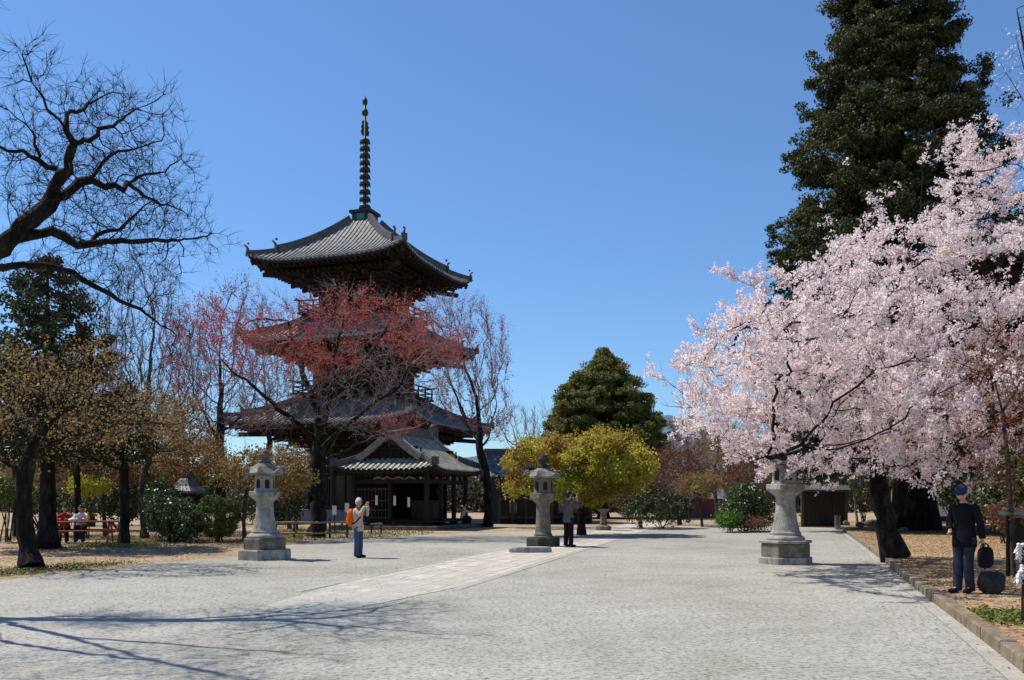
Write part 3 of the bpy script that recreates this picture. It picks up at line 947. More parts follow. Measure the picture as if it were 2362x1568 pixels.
PAG_Y, ROT = 68.0, R(-18.5)
pc = P(842, 520, PAG_Y)
pag = thing('pagoda', 'tall dark timber three-storey pagoda with grey tiled roofs and a ringed bronze spire', 'pagoda', (pc[0], PAG_Y, 0), ROT)
mb = MB(); mb.box((0, 0, 0.35), (9.2, 9.2, 0.7)); mb.box((0, 0, 0.75), (8.6, 8.6, 0.12)); mb.build('stone_base', M['stone'], pag, bevel=0.03)
storey(pag, 2.95, 0.8, 5.2); brackets(pag, 7.4, 2.95, 6.6, 4.9)
square_roof(pag, 7.4, 3.3, 6.75, 8.8, 0.6)
balcony(pag, 3.9, 9.15); storey(pag, 2.65, 9.2, 11.4); brackets(pag, 6.45, 2.65, 12.45, 10.9)
square_roof(pag, 6.45, 3.0, 12.6, 14.6, 0.6)
balcony(pag, 3.6, 15.0); storey(pag, 2.35, 15.05, 17.2); brackets(pag, 6.05, 2.35, 18.0, 16.4)
square_roof(pag, 6.05, 0.8, 18.2, 22.15, 0.65)
zs = lambda y: P(846, y, PAG_Y)[2]
mb = MB(); zb = zs(522); zt = zs(490)
mb.box((0, 0, zb - 0.3), (1.75, 1.75, 0.9)); mb.box((0, 0, (zb + zt) / 2), (1.42, 1.42, zt - zb)); mb.box((0, 0, zt - 0.08), (1.75, 1.75, 0.2)); mb.box((0, 0, zb + 0.2), (1.6, 1.6, 0.16))
rb_ = mb.build('dew_basin', M['bronze'], pag)
mb = MB(); mb.box((0, -0.725, (zb + zt) / 2 + 0.05), (0.62, 0.04, 0.42)); mb.build('crest_plate', M['verdigris'], rb_)
mb = MB()
z0f = zt
mb.lathe([(0.62, 0), (0.6, 0.12), (0.34, 0.2), (0.13, 0.3), (0.1, 0.5), (0.09, zs(226) - z0f)], 14, (0, 0, z0f))
fin = mb.build('spire', M['bronze'], pag, True)
for k, y in enumerate((478, 459.4, 442, 423.5, 407.3, 391, 375, 358.7, 342.5, 326)):
    mb = MB(); z = zs(y); s = 1 - 0.012 * k; r = (0.42 if k == 0 else 0.4) * s
    mb.lathe([(0.1, -0.2), (r * 0.8, -0.17), (r, -0.1), (r * 1.03, 0.06), (r * 0.86, 0.14), (r * 0.5, 0.19), (0.1, 0.21)], 16, (0, 0, z))
    for q in range(8):
        a = q * math.pi / 4; mb.ball((r * 1.03 * math.cos(a), r * 1.03 * math.sin(a), z - 0.13), (0.05, 0.05, 0.09), 6, 4)
    mb.build('ring', M['bronze'], fin)
mb = MB(); za, zc = zs(313), zs(274)
for q in range(4):
    a = q * math.pi / 2 + R(45 + 10)
    prof = [(0.06, 0), (0.3, 0.04), (0.34, 0.28), (0.24, 0.36), (0.33, 0.52), (0.22, 0.66), (0.27, 0.8), (0.12, 0.9), (0.05, 1.0)]
    vs = []
    for sgn in (-0.03, 0.03):
        for r, f in [(0.0, 0)] + prof + [(0.0, 1)]:
            vs.append((r * math.cos(a) - sgn * math.sin(a), r * math.sin(a) + sgn * math.cos(a), za + (zc - za) * f))
    n = len(vs) // 2
    mb.add(vs, [tuple(range(n)), tuple(range(2 * n - 1, n - 1, -1))] + [(k, (k + 1) % n, n + (k + 1) % n, n + k)[::-1] for k in range(n)])
mb.build('flame', M['bronze'], fin)
for y, r in ((259, 0.24), (234, 0.2)):
    mb = MB(); z = zs(y); mb.lathe([(0.06, -0.3), (r * 0.8, -0.22), (r, -0.05), (r * 0.9, 0.12), (r * 0.5, 0.25), (0.05, 0.34)], 14, (0, 0, z)); mb.build('jewel', M['bronze'], fin, True)
mb = MB(); mb.lathe([(0.05, 0), (0.01, zs(219) - zs(228))], 8, (0, 0, zs(228))); mb.build('tip', M['bronze'], fin)

def irimoya(parent, hx, hy, z0, z1, dg, lift, tile, pitch=0.3, over=0.45, name='roof', ridge_h=0.45):
    """hip-and-gable roof, gables facing -y and +y; slopes to -x and +x run to the ridge"""
    zf = sag(z0, z1, 0.35)
    tg = dg / hx
    yg = hy - dg + over
    mb = MB()
    for rot in (math.pi / 2, -math.pi / 2):
        roof_face(mb, rot, hy, hx, hx, zf, lift, pitch, lambda x: 1.0 if abs(x) <= yg else max(0, min(1, (hy - abs(x)) / hx)), 10, 0.07)
    for rot in (0, math.pi):
        roof_face(mb, rot, hx, hy, hx, zf, lift, pitch, lambda x: min(tg, (hx - abs(x)) / hx), 5, 0.07)
    roof = mb.build(name, tile, parent)
    rb = MB(); rb.box((0, 0, z1 + ridge_h / 2 - 0.1), (0.34, 2 * yg + 0.1, ridge_h)); rb.box((0, 0, z1 + ridge_h - 0.05), (0.44, 2 * yg + 0.14, 0.1))
    rb.build('ridge', M['ridge'], roof)
    for s in (-1, 1):
        ob = MB(); ob.box((0, s * (yg + 0.1), z1 + ridge_h * 0.5), (0.6, 0.14, ridge_h + 0.35)); ob.ball((0, s * (yg + 0.1), z1 + ridge_h + 0.2), (0.2, 0.1, 0.22), 8, 6); ob.build('ridge_end_tile', M['ridge'], roof)
        # gable wall, set back, with bargeboards along both rakes
        gb = MB(); y = s * (hy - dg)
        tops = [((1 - t) * hx, zf(t)) for t in np.linspace(tg, 1, 9)]
        poly = [(-tops[0][0], zf(tg) - 0.1)] + [(-x, z - 0.12) for x, z in tops] + [(x, z - 0.12) for x, z in tops[::-1][1:]] + [(tops[0][0], zf(tg) - 0.1)]
        n = len(poly)
        vs = [(x, y - 0.05, z) for x, z in poly] + [(x, y + 0.05, z) for x, z in poly]
        gb.add(vs, [tuple(range(n)), tuple(range(2 * n - 1, n - 1, -1))])
        for k in range(-4, 5): gb.box((k * hx * 0.14, y + s * 0.09, zf(tg) + 0.25), (0.06, 0.08, 0.6))
        gb.box((0, y + s * 0.1, zf(tg) + 0.55), (hx * 1.0, 0.1, 0.14))
        gb.build('gable', M['wood'], roof)
        for q in (-1, 1):
            bb = MB()
            for (xa, za), (xb, zb2) in zip(tops[:-1], tops[1:]):
                bb.beam((q * xa, s * (yg + 0.06), za + 0.0), (q * xb, s * (yg + 0.06), zb2 + 0.0), 0.09, 0.3)
            bb.build('bargeboard', M['wood_end'], roof)
        for q in (-1, 1):
            vb = MB()
            for (xa, za), (xb, zb2) in zip(tops[:-1], tops[1:]):
                vb.beam((q * xa, s * (yg - 0.1), za + 0.16), (q * xb, s * (yg - 0.1), zb2 + 0.16), 0.24, 0.16)
            vb.build('verge_tile', M['tile_moss'], roof)
    for sx in (-1, 1):
        for sy in (-1, 1):
            hb = MB()
            ts = np.linspace(0, tg, 5)
            pts = [Vector((sx * (hx - hx * t), sy * (hy - hx * t), zf(t) + lift * (1 - t) ** 2 + 0.12)) for t in ts]
            for p1, p2 in zip(pts[:-1], pts[1:]): hb.beam(p1, p2, 0.26, 0.26)
            hb.box(tuple(pts[0] + Vector((0, 0, 0.1))), (0.3, 0.3, 0.4))
            hb.build('hip_ridge', M['ridge'], roof)
    eb = MB()
    for q in range(4):
        rot = q * math.pi / 2; L, o = (hx, hy) if q % 2 == 0 else (hy, hx)
        T = lambda x, oo, z: (x * math.cos(rot) + oo * math.sin(rot), x * math.sin(rot) - oo * math.cos(rot), z)
        r1, r2, r3 = [], [], []
        for k in range(21):
            x = -L + 2 * L * k / 20; z = z0 + lift * (abs(x) / L) ** 4
            r1.append(T(x, o, z - 0.02)); r2.append(T(x, o - 0.03, z - 0.2)); r3.append(T(x * 0.6, o * 0.55, z0 + 0.25))
        eb.grid([r2, r1]); eb.grid([r3, r2])
        n = int(2 * L / 0.32)
        for i in range(n):
            x = -L + (i + 0.5) * 2 * L / n; z = z0 + lift * (abs(x) / L) ** 4
            eb.beam(T(x, o - 0.1, z - 0.25), T(x * 0.9, o * 0.62, z0 + 0.02), 0.09, 0.1)
    eb.build('eave_rafters', M['wood'], roof)
    return roof

# open-sided hall in front of the pagoda
ge = P(1004, 1076, 46.0)
hx, hy = 2.9, 3.5
cr, sr = math.cos(ROT), math.sin(ROT)
gx, gy = ge[0] - (hx * cr + hy * sr), ge[1] - (hx * sr - hy * cr)
hall = thing('prayer_hall', 'small open-sided dark timber hall with mossy hip-and-gable tiled roof before the pagoda', 'hall', (gx, gy, 0), ROT)
mb = MB(); mb.box((0, 0, 0.1), (2 * hx + 0.3, 2 * hy + 0.3, 0.2)); mb.build('stone_base', M['stone_dark'], hall, bevel=0.02)
mb = MB(); mb.box((0, 0, 0.42), (2 * hx - 1.0, 2 * hy - 1.0, 0.12)); mb.box((0, -hy + 0.35, 0.26), (2 * hx - 1.6, 0.5, 0.14)); mb.build('floor_deck', M['wood'], hall)
irimoya(hall, hx, hy, ge[2] - 0.12, ge[2] + 1.85, 1.15, 0.22, M['tile_moss'])
ze = ge[2] - 0.1
for x in (-2.1, 0, 2.1):
    for y in (-2.75, -0.9, 0.95, 2.75):
        if x == 0 and abs(y) < 2: continue
        mb = MB(); mb.box((x, y, (0.2 + ze) / 2), (0.2, 0.2, ze - 0.2)); mb.box((x, y, 0.27), (0.34, 0.34, 0.14)); mb.build('column', M['wood'], hall)
mb = MB()
for y in (-2.75, 2.75):
    for z in (ze - 0.12, ze - 0.62): mb.box((0, y, z), (4.3, 0.13, 0.22))
for x in (-2.1, 2.1):
    for z in (ze - 0.12, ze - 0.62): mb.box((x, 0, z), (0.13, 5.6, 0.22))
    for y in (-1.8, 0.0, 1.85): mb.box((x, y, ze - 0.37), (0.12, 0.12, 0.4))
mb.build('tie_beams', M['wood'], hall)
mb = MB(); mb.box((-0.55, 2.7, 1.6), (3.0, 0.08, 2.3)); mb.box((-2.05, 0.0, 1.6), (0.08, 5.4, 2.3)); mb.build('board_wall', M['wood'], hall)
mb = MB()
for k in range(10): mb.box((-1.9 + 0.2 * k, -2.66, 1.35), (0.05, 0.05, 1.7))
for z in (0.6, 1.0, 1.5, 2.1): mb.box((-1.0, -2.7, z), (2.0, 0.05, 0.07))
mb.build('lattice_screen', M['wood_mid'], hall)
mb = MB(); mb.box((0.9, -0.2, 0.95), (1.3, 0.9, 0.95)); mb.box((0.9, -0.2, 1.46), (1.5, 1.05, 0.1)); mb.build('altar', M['wood_mid'], hall, bevel=0.02)
for (x, y, z) in ((0.35, -2.9, 1.5), (1.15, -2.9, 1.42), (-0.7, -2.9, 1.52)):
    mb = MB(); mb.box((x, y, z), (0.13, 0.03, 0.5)); mb.build('paper_notice', M['paper'], hall)
mb = MB()
for x in (-0.6, -0.1, 0.55, 1.2):
    mb.tube([(x - 0.3, -2.85, ze - 0.5), (x, -2.87, ze - 0.38), (x + 0.3, -2.85, ze - 0.5)], [0.03, 0.07, 0.03], 6)
mb.build('carved_struts', M['wood_end'], hall)

# low tiled hall behind, right of the open hall
q = P(1238, 1150, 60)
low = thing('storehouse', 'long low dark hall with a grey tiled roof behind the golden maple', 'hall', (q[0] + 0.2, 61, 0), R(8))
mb = MB(); mb.box((0, 0, 1.45), (6.0, 4.6, 2.9)); mb.build('wall', M['wood'], low)
mb = MB()
for k in range(8): mb.box((-3.0 + 6.0 * k / 7, -2.34, 1.45), (0.16, 0.1, 2.9))
for z in (0.4, 1.6, 2.7): mb.box((0, -2.36, z), (6.0, 0.08, 0.14))
mb.build('posts', M['wood_mid'], low)
for x in (-2.1, 0.0, 1.1, 2.1):
    mb = MB(); mb.box((x, -2.35, 1.05), (0.5, 0.04, 0.7)); mb.build('window', M['stone_dark'], low)
rl = MB()
zf = sag(2.85, 4.6, 0.3)
for rot in (0, math.pi): roof_face(rl, rot, 3.7, 3.2, 3.2, zf, 0.2, 0.32, lambda x: 1.0, 8, 0.07)
ro = rl.build('roof', M['tile'], low)
rl = MB(); rl.box((0, 0, 4.72), (7.4, 0.34, 0.4)); rl.build('ridge', M['ridge'], ro)
for s in (-1, 1):
    rl = MB()
    rl.add([(s * 3.0, -2.6, 3.0), (s * 3.0, 2.6, 3.0), (s * 3.0, 0, 4.5)], [(0, 1, 2)]); rl.add([(s * 3.1, -2.6, 3.0), (s * 3.1, 2.6, 3.0), (s * 3.1, 0, 4.5)], [(2, 1, 0)])
    for (ya, yb) in ((-3.2, 0), (3.2, 0)): rl.beam((s * 3.66, ya, 2.9), (s * 3.66, yb, 4.6), 0.12, 0.3)
    rl.build('gable', M['wood_end'], ro)
for s in (-1, 1):
    rl = MB()
    for k in range(30): rl.beam((-3.55 + 7.1 * k / 29, s * 3.15, 2.82), (-3.55 + 7.1 * k / 29, s * 1.5, 3.5), 0.1, 0.1)
    rl.build('rafters', M['wood'], ro)

# dark two-storey hall at the right, mostly behind the cherry
bt = thing('bell_hall', 'dark timber two-storey hall with deep tiled eaves behind the cherry', 'hall', (24.0, 35.6, 0), R(-27))
mb = MB(); mb.box((0, 0, 0.4), (8.4, 8.4, 0.8)); mb.build('stone_base', M['stone_dark'], bt, bevel=0.03)
mb = MB(); mb.box((0, 0, 5.4), (7.0, 7.0, 9.4)); mb.build('wall', M['wood'], bt)
mb = MB()
for q in range(4):
    rot = q * math.pi / 2
    for x in (-3.5, -1.2, 1.2, 3.5): mb.box((x * math.cos(rot) + 3.52 * math.sin(rot), x * math.sin(rot) - 3.52 * math.cos(rot), 5.4), (0.24, 0.24, 9.4))
    for z in (1.2, 4.6, 6.4, 8.7, 10.1): mb.box((3.54 * math.sin(rot), -3.54 * math.cos(rot), z), (7.2, 0.14, 0.22) if q % 2 == 0 else (0.14, 7.2, 0.22))
mb.build('columns', M['wood_mid'], bt)
for (sx, sy) in ((-2.35, -3.56), (0, -3.56), (2.35, -3.56)):
    mb = MB(); mb.box((sx, sy, 9.4), (1.5, 0.06, 1.1)); w_ = mb.build('window', M['paper'], bt)
    mb = MB()
    for k in range(4): mb.box((sx - 0.75 + 0.5 * k, sy - 0.04, 9.4), (0.06, 0.05, 1.16))
    for k in range(4): mb.box((sx, sy - 0.05, 8.85 + 0.366 * k), (1.56, 0.05, 0.06))
    mb.build('lattice', M['wood'], w_)
square_roof(bt, 5.6, 0.6, 10.35, 14.4, 0.35, 0.36, True, M['tile_moss'])

# ------------------------------------------------------------ stone lanterns
M['stone_mid'] = surf('lichen_grey_stone', [(0.3, (0.13, 0.12, 0.105)), (0.5, (0.24, 0.23, 0.205)), (0.72, (0.4, 0.385, 0.35))], 5, 0.9, 0.4, 0.015, None, 0.25, 0.4, 50)
def hexcap(mb, rings, lift, seed=0):
    """six-sided hollow-sloped cap: ring = (corner radius, z, share of the corner lift)"""
    n = 24; vs, fs = [], []
    for r, z, l in rings:
        for k in range(n):
            a = 2 * math.pi * k / n
            m = (a % (math.pi / 3)) - math.pi / 6
            hexr = r * math.cos(math.pi / 6) / math.cos(m)
            cf = (abs(m) / (math.pi / 6)) ** 3
            vs.append((hexr * math.cos(a), hexr * math.sin(a), z + lift * l * cf))
    for i in range(len(rings) - 1):
        for k in range(n):
            k2 = (k + 1) % n
            fs.append((i * n + k, i * n + k2, (i + 1) * n + k2, (i + 1) * n + k))
    fs.append(tuple(range(n - 1, -1, -1))); fs.append(tuple((len(rings) - 1) * n + k for k in range(n)))
    mb.add(vs, fs)
def lantern(label, loc, rot, mat, base, shaft, plat, box, roof, fin, matb=None):
    t = thing('stone_lantern', label, 'lantern', loc, rot, 'large stone lanterns on the gravel court')
    z = 0
    for (r, h, kind) in base:
        mb = MB()
        if kind == 'round': mb.lathe([(r, 0), (r * 1.04, h * 0.3), (r * 0.96, h * 0.7), (r * 0.8, h)], 28, (0, 0, z))
        else: mb.lathe([(r, -0.04 if z == 0 else 0), (r, h * 0.86), (r * 0.97, h)], 6, (0, 0, z))
        mb.build('base', (matb or mat) if kind == 'dark' else mat, t, kind == 'round', 0.012 if kind != 'round' else 0)  # dark tier of a pale lantern: front shade put into its stone colour
        z += h
    rb, rt, h = shaft
    mb = MB(); k = rb / rt
    mb.lathe([(rb * 1.12, 0), (rb * 1.14, 0.05), (rb * 1.02, 0.09), (rb, 0.14), (rt + (rb - rt) * 0.5, h * 0.34), (rt + (rb - rt) * 0.16, h * 0.62), (rt, h * 0.86), (rt * 1.02, h)], 28, (0, 0, z))
    mb.build('shaft', mat, t, auto=R(40)); z += h
    r0, r1, h = plat
    mb = MB(); mb.lathe([(r0, 0), (r0 * 1.1, h * 0.12), (r1 * 0.94, h * 0.48), (r1, h * 0.56), (r1, h * 0.94), (r1 * 0.97, h)], 6, (0, 0, z)); mb.build('platform', mat, t, False, 0.01); z += h
    r, h = box
    mb = MB(); mb.lathe([(r * 1.08, 0), (r * 1.08, 0.04), (r, 0.05), (r, h)], 6, (0, 0, z)); fb = mb.build('firebox', mat, t, False, 0.006)
    for q in range(6):
        a = q * math.pi / 3 + math.pi / 6
        ap = r * math.cos(math.pi / 6); w = r * 0.46
        mb = MB(); vs = []
        for d in (0.004, -0.03):
            vs += [((ap + d) * math.cos(a) - x * math.sin(a), (ap + d) * math.sin(a) + x * math.cos(a), z + zz) for x, zz in
                   ([(-w / 2, h * 0.2), (w / 2, h * 0.2)] + [(w / 2 * math.cos(u), h * 0.62 + w / 2 * math.sin(u)) for u in np.linspace(0, math.pi, 7)])]
        n = 9
        mb.add(vs, [tuple(range(n)), tuple(range(2 * n - 1, n - 1, -1))] + [(k, n + k, n + (k + 1) % n, (k + 1) % n) for k in range(n)])
        mb.build('opening_shade', M['void'], fb)  # solid black panel painting the shade inside a hollow firebox
    z += h
    rr, h, lift = roof
    mb = MB(); hexcap(mb, [(rr * 0.72, 0.02, 0), (rr * 0.98, 0.0, 1), (rr, h * 0.16, 1.0), (rr * 0.86, h * 0.36, 0.5), (rr * 0.62, h * 0.66, 0.15), (rr * 0.4, h * 0.9, 0), (rr * 0.3, h, 0)], lift)
    mb2 = mb
    mb2.v = [(x, y, zz + z) for x, y, zz in mb2.v]
    cap = mb.build('roof', M['stone_mid'], t, auto=R(50))
    for q in range(6):
        a = q * math.pi / 3; c, s = math.cos(a), math.sin(a); mb = MB()
        pts = []
        for u in np.linspace(0, 1, 7):
            th = -0.6 + u * 4.2; rad = 0.1 * rr / 0.5 * (1 - 0.35 * u)
            pts.append(((rr * 0.95 + rad * math.sin(th) * 0.9) * c, (rr * 0.95 + rad * math.sin(th) * 0.9) * s, z + h * 0.16 + lift * 0.7 + rad * (1 - math.cos(th)) * 0.85))
        mb.tube(pts, [0.05, 0.05, 0.045, 0.04, 0.035, 0.03, 0.025], 6); mb.build('corner_scroll', M['stone_mid'], cap, True)
    z += h * 0.98
    r, h = fin
    mb = MB(); mb.lathe([(r * 1.1, 0), (r * 1.3, h * 0.08), (r * 0.95, h * 0.18), (r * 0.55, h * 0.26), (r * 0.62, h * 0.33), (r * 1.25, h * 0.5), (r * 1.3, h * 0.6), (r * 0.75, h * 0.68), (r * 0.8, h * 0.76), (r * 0.55, h * 0.88), (0.01, h)], 18, (0, 0, z))
    mb.build('finial', matb or mat, t, True)
    return t
def floor_at(x, y, back=0.0):
    p = G(x, y); d = np.array([p[0], p[1]]); d = d / np.linalg.norm(d)
    return (p[0] + d[0] * back, p[1] + d[1] * back, 0.0)
lantern('pale granite lantern left of the photographer with the orange bag', floor_at(611, 1293, 0.6), R(30), M['stone'],
        [(0.7, 0.27, 'hex'), (0.56, 0.3, 'dark'), (0.46, 0.12, 'round')], (0.31, 0.22, 0.84), (0.25, 0.42, 0.26), (0.27, 0.42), (0.5, 0.35, 0.07), (0.14, 0.36), M['stone_dark'])
lantern('weathered brown stone lantern before the golden maple beside a visitor in black trousers', floor_at(1253, 1262, 0.55), R(12), M['stone_dark'],
        [(0.58, 0.3, 'dark'), (0.36, 0.06, 'round')], (0.27, 0.23, 1.06), (0.26, 0.46, 0.36), (0.33, 0.5), (0.56, 0.36, 0.09), (0.15, 0.5), M['rock'])
lantern('pale stone lantern under the cherry, its top hidden in blossom', floor_at(1812, 1303, 0.55), R(-2), M['stone'],
        [(0.66, 0.17, 'hex'), (0.6, 0.34, 'dark'), (0.65, 0.07, 'hex'), (0.45, 0.13, 'round')], (0.33, 0.235, 0.95), (0.28, 0.48, 0.3), (0.33, 0.46), (0.56, 0.36, 0.08), (0.15, 0.48), M['stone_dark'])
# flat stones
def slab(label, loc, size, rot, mat, cat='stone slab', seed=0, name='stone_slab'):
    mb = MB(); rg = random.Random(seed); n = 18; vs = []
    for z, k in ((-0.05, 1.0), (size[2] * 0.7, 1.0), (size[2], 0.93)):
        for q in range(n):
            a = 2 * math.pi * q / n; j = 1 + rg.uniform(-0.06, 0.06)
            sx = math.copysign(abs(math.cos(a)) ** 0.6, math.cos(a)); sy = math.copysign(abs(math.sin(a)) ** 0.6, math.sin(a))
            vs.append((size[0] / 2 * sx * j * k, size[1] / 2 * sy * j * k, z))
    fs = [tuple(2 * n + q for q in range(n))]
    for i in range(2):
        for q in range(n): fs.append((i * n + q, i * n + (q + 1) % n, (i + 1) * n + (q + 1) % n, (i + 1) * n + q))
    mb.add(vs, fs); o = mb.build(name, mat, None, auto=R(45)); o.location = loc; o.rotation_euler = (0, 0, rot)
    return setprops(o, label, cat)
slab('low flat pale stone lying in front of the brown stone lantern', floor_at(1222, 1274, 0.1), (1.25, 0.7, 0.16), 0.1, M['stone'], seed=3)
def rock(label, loc, size, mat, seed, name='rock', rot=0.0, flat_top=False):
    rg = np.random.default_rng(seed); mb = MB(); mb.ball((0, 0, 0), 1.0, 20, 14)
    v = np.array(mb.v); n = v / (np.linalg.norm(v, axis=1, keepdims=True) + 1e-9)
    f = np.zeros(len(v))
    for k in range(14):
        d = rnd_dirs(1, rg)[0]; f += np.minimum(0, 0.78 + rg.random() * 0.16 - n @ d) * 0.9
        w = rnd_dirs(1, rg)[0] * rg.uniform(2, 5); f += 0.02 * np.sin(v @ w + rg.random() * 6)
    v = n * (1 + f)[:, None] * np.array(size) / 2; v[:, 2] += size[2] * 0.42; v[:, 2] = np.maximum(v[:, 2], -0.03)
    if flat_top: v[:, 2] = np.minimum(v[:, 2], size[2] * 0.86)
    mb.v = [tuple(p) for p in v]
    o = mb.build(name, mat, None, True); o.location = loc; o.rotation_euler = (0, 0, rot)
    return setprops(o, label, 'rock')
p = G(2287, 1372, BANKZ); rock('dark rounded rock on the bank beside the man holding a dark bag', (p[0] + 0.1, p[1] + 0.2, BANKZ), (0.44, 0.42, 0.4), M['rock'], 3, flat_top=True)
p = G(108, 1238); rock('tall mossy boulder between the leaning left trunk and the picnic table', (p[0], p[1] + 0.3, 0), (0.85, 0.5, 1.0), M['rock_moss'], 8)
for i, (x, y, w, h) in enumerate([(1985, 1216, 0.5, 0.3), (2010, 1214, 0.75, 0.42), (1952, 1212, 0.4, 0.3), (2085, 1226, 0.5, 0.22)]):
    p = G(x, y, BANKZ)
    rock(['small pale rock at the far end of the bank, left of a larger one', 'larger pale rock at the far end of the bank by the dark board wall', 'little pale rock next to the short stone post', 'low pale rock behind the leaning cherry trunk'][i], (p[0], p[1], BANKZ), (w, w * 0.7, h), M['rock_moss'], 20 + i)
p = G(1932, 1217, BANKZ)
mb = MB(); mb.box((0, 0, 0.3), (0.26, 0.26, 0.64), 0, 0.9); mb.box((0, 0, 0.66), (0.3, 0.3, 0.1), 0, 0.8)
o = mb.build('stone_post', M['stone'], None, bevel=0.02); o.location = (p[0], p[1], 0.05); setprops(o, 'short pale stone post at the far end of the kerb', 'post')
p = G(2258, 1207, BANKZ)
t = thing('stone_marker', 'slim pale stone marker with a flat cap behind the man in black', 'marker', (p[0], p[1], BANKZ))
mb = MB(); mb.box((0, 0, 0.72), (0.34, 0.3, 1.5), 0, 0.92); mb.build('shaft', M['stone'], t, bevel=0.02)
mb = MB(); mb.lathe([(0.3, 1.44), (0.5, 1.5), (0.48, 1.58), (0.16, 1.72), (0.1, 1.8), (0.02, 1.9)], 4, (0, 0, 0), rot=R(45)); mb.build('cap', M['stone'], t)
# small distant lantern under the golden maple
p = P(1392, 1190, 46)
t = thing('garden_lantern', 'small round-capped stone lantern in the shade under the golden maple', 'lantern', (p[0], 46, 0))
mb = MB(); mb.lathe([(0.4, 0), (0.38, 0.2), (0.18, 0.28), (0.16, 0.9), (0.3, 1.0), (0.32, 1.1)], 12); mb.build('pedestal', M['stone_dark'], t)
mb = MB(); mb.lathe([(0.2, 1.1), (0.2, 1.45)], 6); mb.build('firebox', M['void'], t)  # solid, all black: shade of its hollow put into the colour
mb = MB(); mb.lathe([(0.55, 1.45), (0.5, 1.55), (0.2, 1.72), (0.08, 1.76), (0.1, 1.86), (0.01, 1.98)], 16); mb.build('roof', M['stone_mid'], t, True)
# shrine box on a post at the left
p = P(430, 1190, 36)
t = thing('shrine_box', 'dark wooden shrine lantern on a post behind the clipped round hedge', 'shrine', (p[0], 36, 0), R(-15))
mb = MB(); mb.box((0, 0, 0.45), (0.34, 0.34, 1.0)); mb.box((0, 0, 0.95), (0.8, 0.8, 0.12)); mb.build('post', M['wood'], t)
mb = MB(); mb.box((0, 0, 1.4), (0.8, 0.8, 0.8)); w_ = mb.build('box', M['wood'], t)
mb = MB()
for k in range(5):
    for rr in (0, math.pi / 2, math.pi, -math.pi / 2):
        x = -0.3 + 0.15 * k; mb.box((x * math.cos(rr) + 0.41 * math.sin(rr), x * math.sin(rr) - 0.41 * math.cos(rr), 1.4), (0.03, 0.03, 0.7))
mb.build('lattice', M['wood_mid'], w_)
mb = MB(); mb.lathe([(0.86, 1.82), (0.84, 1.9), (0.5, 2.1), (0.3, 2.35), (0.2, 2.4)], 4, rot=R(45)); mb.box((0, 0, 2.44), (0.5, 0.14, 0.14)); mb.build('roof', M['ridge'], t)

# ------------------------------------------------------------ picnic table
p = floor_at(160, 1254, 0.5)
tb = thing('picnic_table', 'red-brown wooden picnic table with built-in benches among the trees', 'table', (p[0] + 0.4, p[1] + 0.45, 0), R(16))
mb = MB()
for k in range(5): mb.box((0, -0.34 + 0.17 * k, 0.76), (2.1, 0.155, 0.045))
mb.box((-0.8, 0, 0.71), (0.08, 0.75, 0.07)); mb.box((0.8, 0, 0.71), (0.08, 0.75, 0.07)); mb.build('tabletop', M['red_paint'], tb, bevel=0.006)
for s in (-1, 1):
    mb = MB()
    for k in (0, 1): mb.box((0, s * (0.68 + 0.15 * k), 0.45), (2.1, 0.135, 0.045))
    mb.build('bench', M['red_paint'], tb, bevel=0.006)
for sx in (-0.8, 0.8):
    mb = MB(); mb.box((sx + 0.05, 0, 0.39), (0.045, 1.72, 0.1)); mb.box((sx + 0.05, 0, 0.68), (0.045, 0.7, 0.1)); mb.build('crossbar', M['red_paint'], tb)
    for s in (-1, 1):
        mb = MB(); mb.beam((sx, s * 0.22, 0.72), (sx, s * 0.74, 0.0), 0.05, 0.12); mb.build('leg', M['red_paint'], tb)
tl = tb.matrix_basis.copy()
TBm = Matrix.Translation(tb.location) @ Matrix.Rotation(R(16), 4, 'Z')
q = TBm @ Vector((0.05, 0.05, 0.785))
bt_ = thing('bottle', 'yellow bottle standing on the red picnic table', 'bottle', q)
mb = MB(); mb.lathe([(0.055, 0), (0.06, 0.02), (0.06, 0.17), (0.03, 0.24), (0.025, 0.27)], 14); mb.build('body', flat('yellow_drink', (0.75, 0.5, 0.03), 0.3), bt_, True)
mb = MB(); mb.lathe([(0.03, 0.27), (0.03, 0.31)], 12); mb.build('cap', flat('yellow_cap', (0.8, 0.6, 0.05), 0.4), bt_)
q = TBm @ Vector((-0.42, -0.02, 0.785))
mb = MB(); mb.ball((0, 0, 0.05), (0.19, 0.12, 0.07), 12, 8, jit=0.12, seed=4); o = mb.build('lunch_bag', M['paper'], None, True); o.location = q; setprops(o, 'crumpled white bag on the red picnic table before the visitor in white', 'bag')

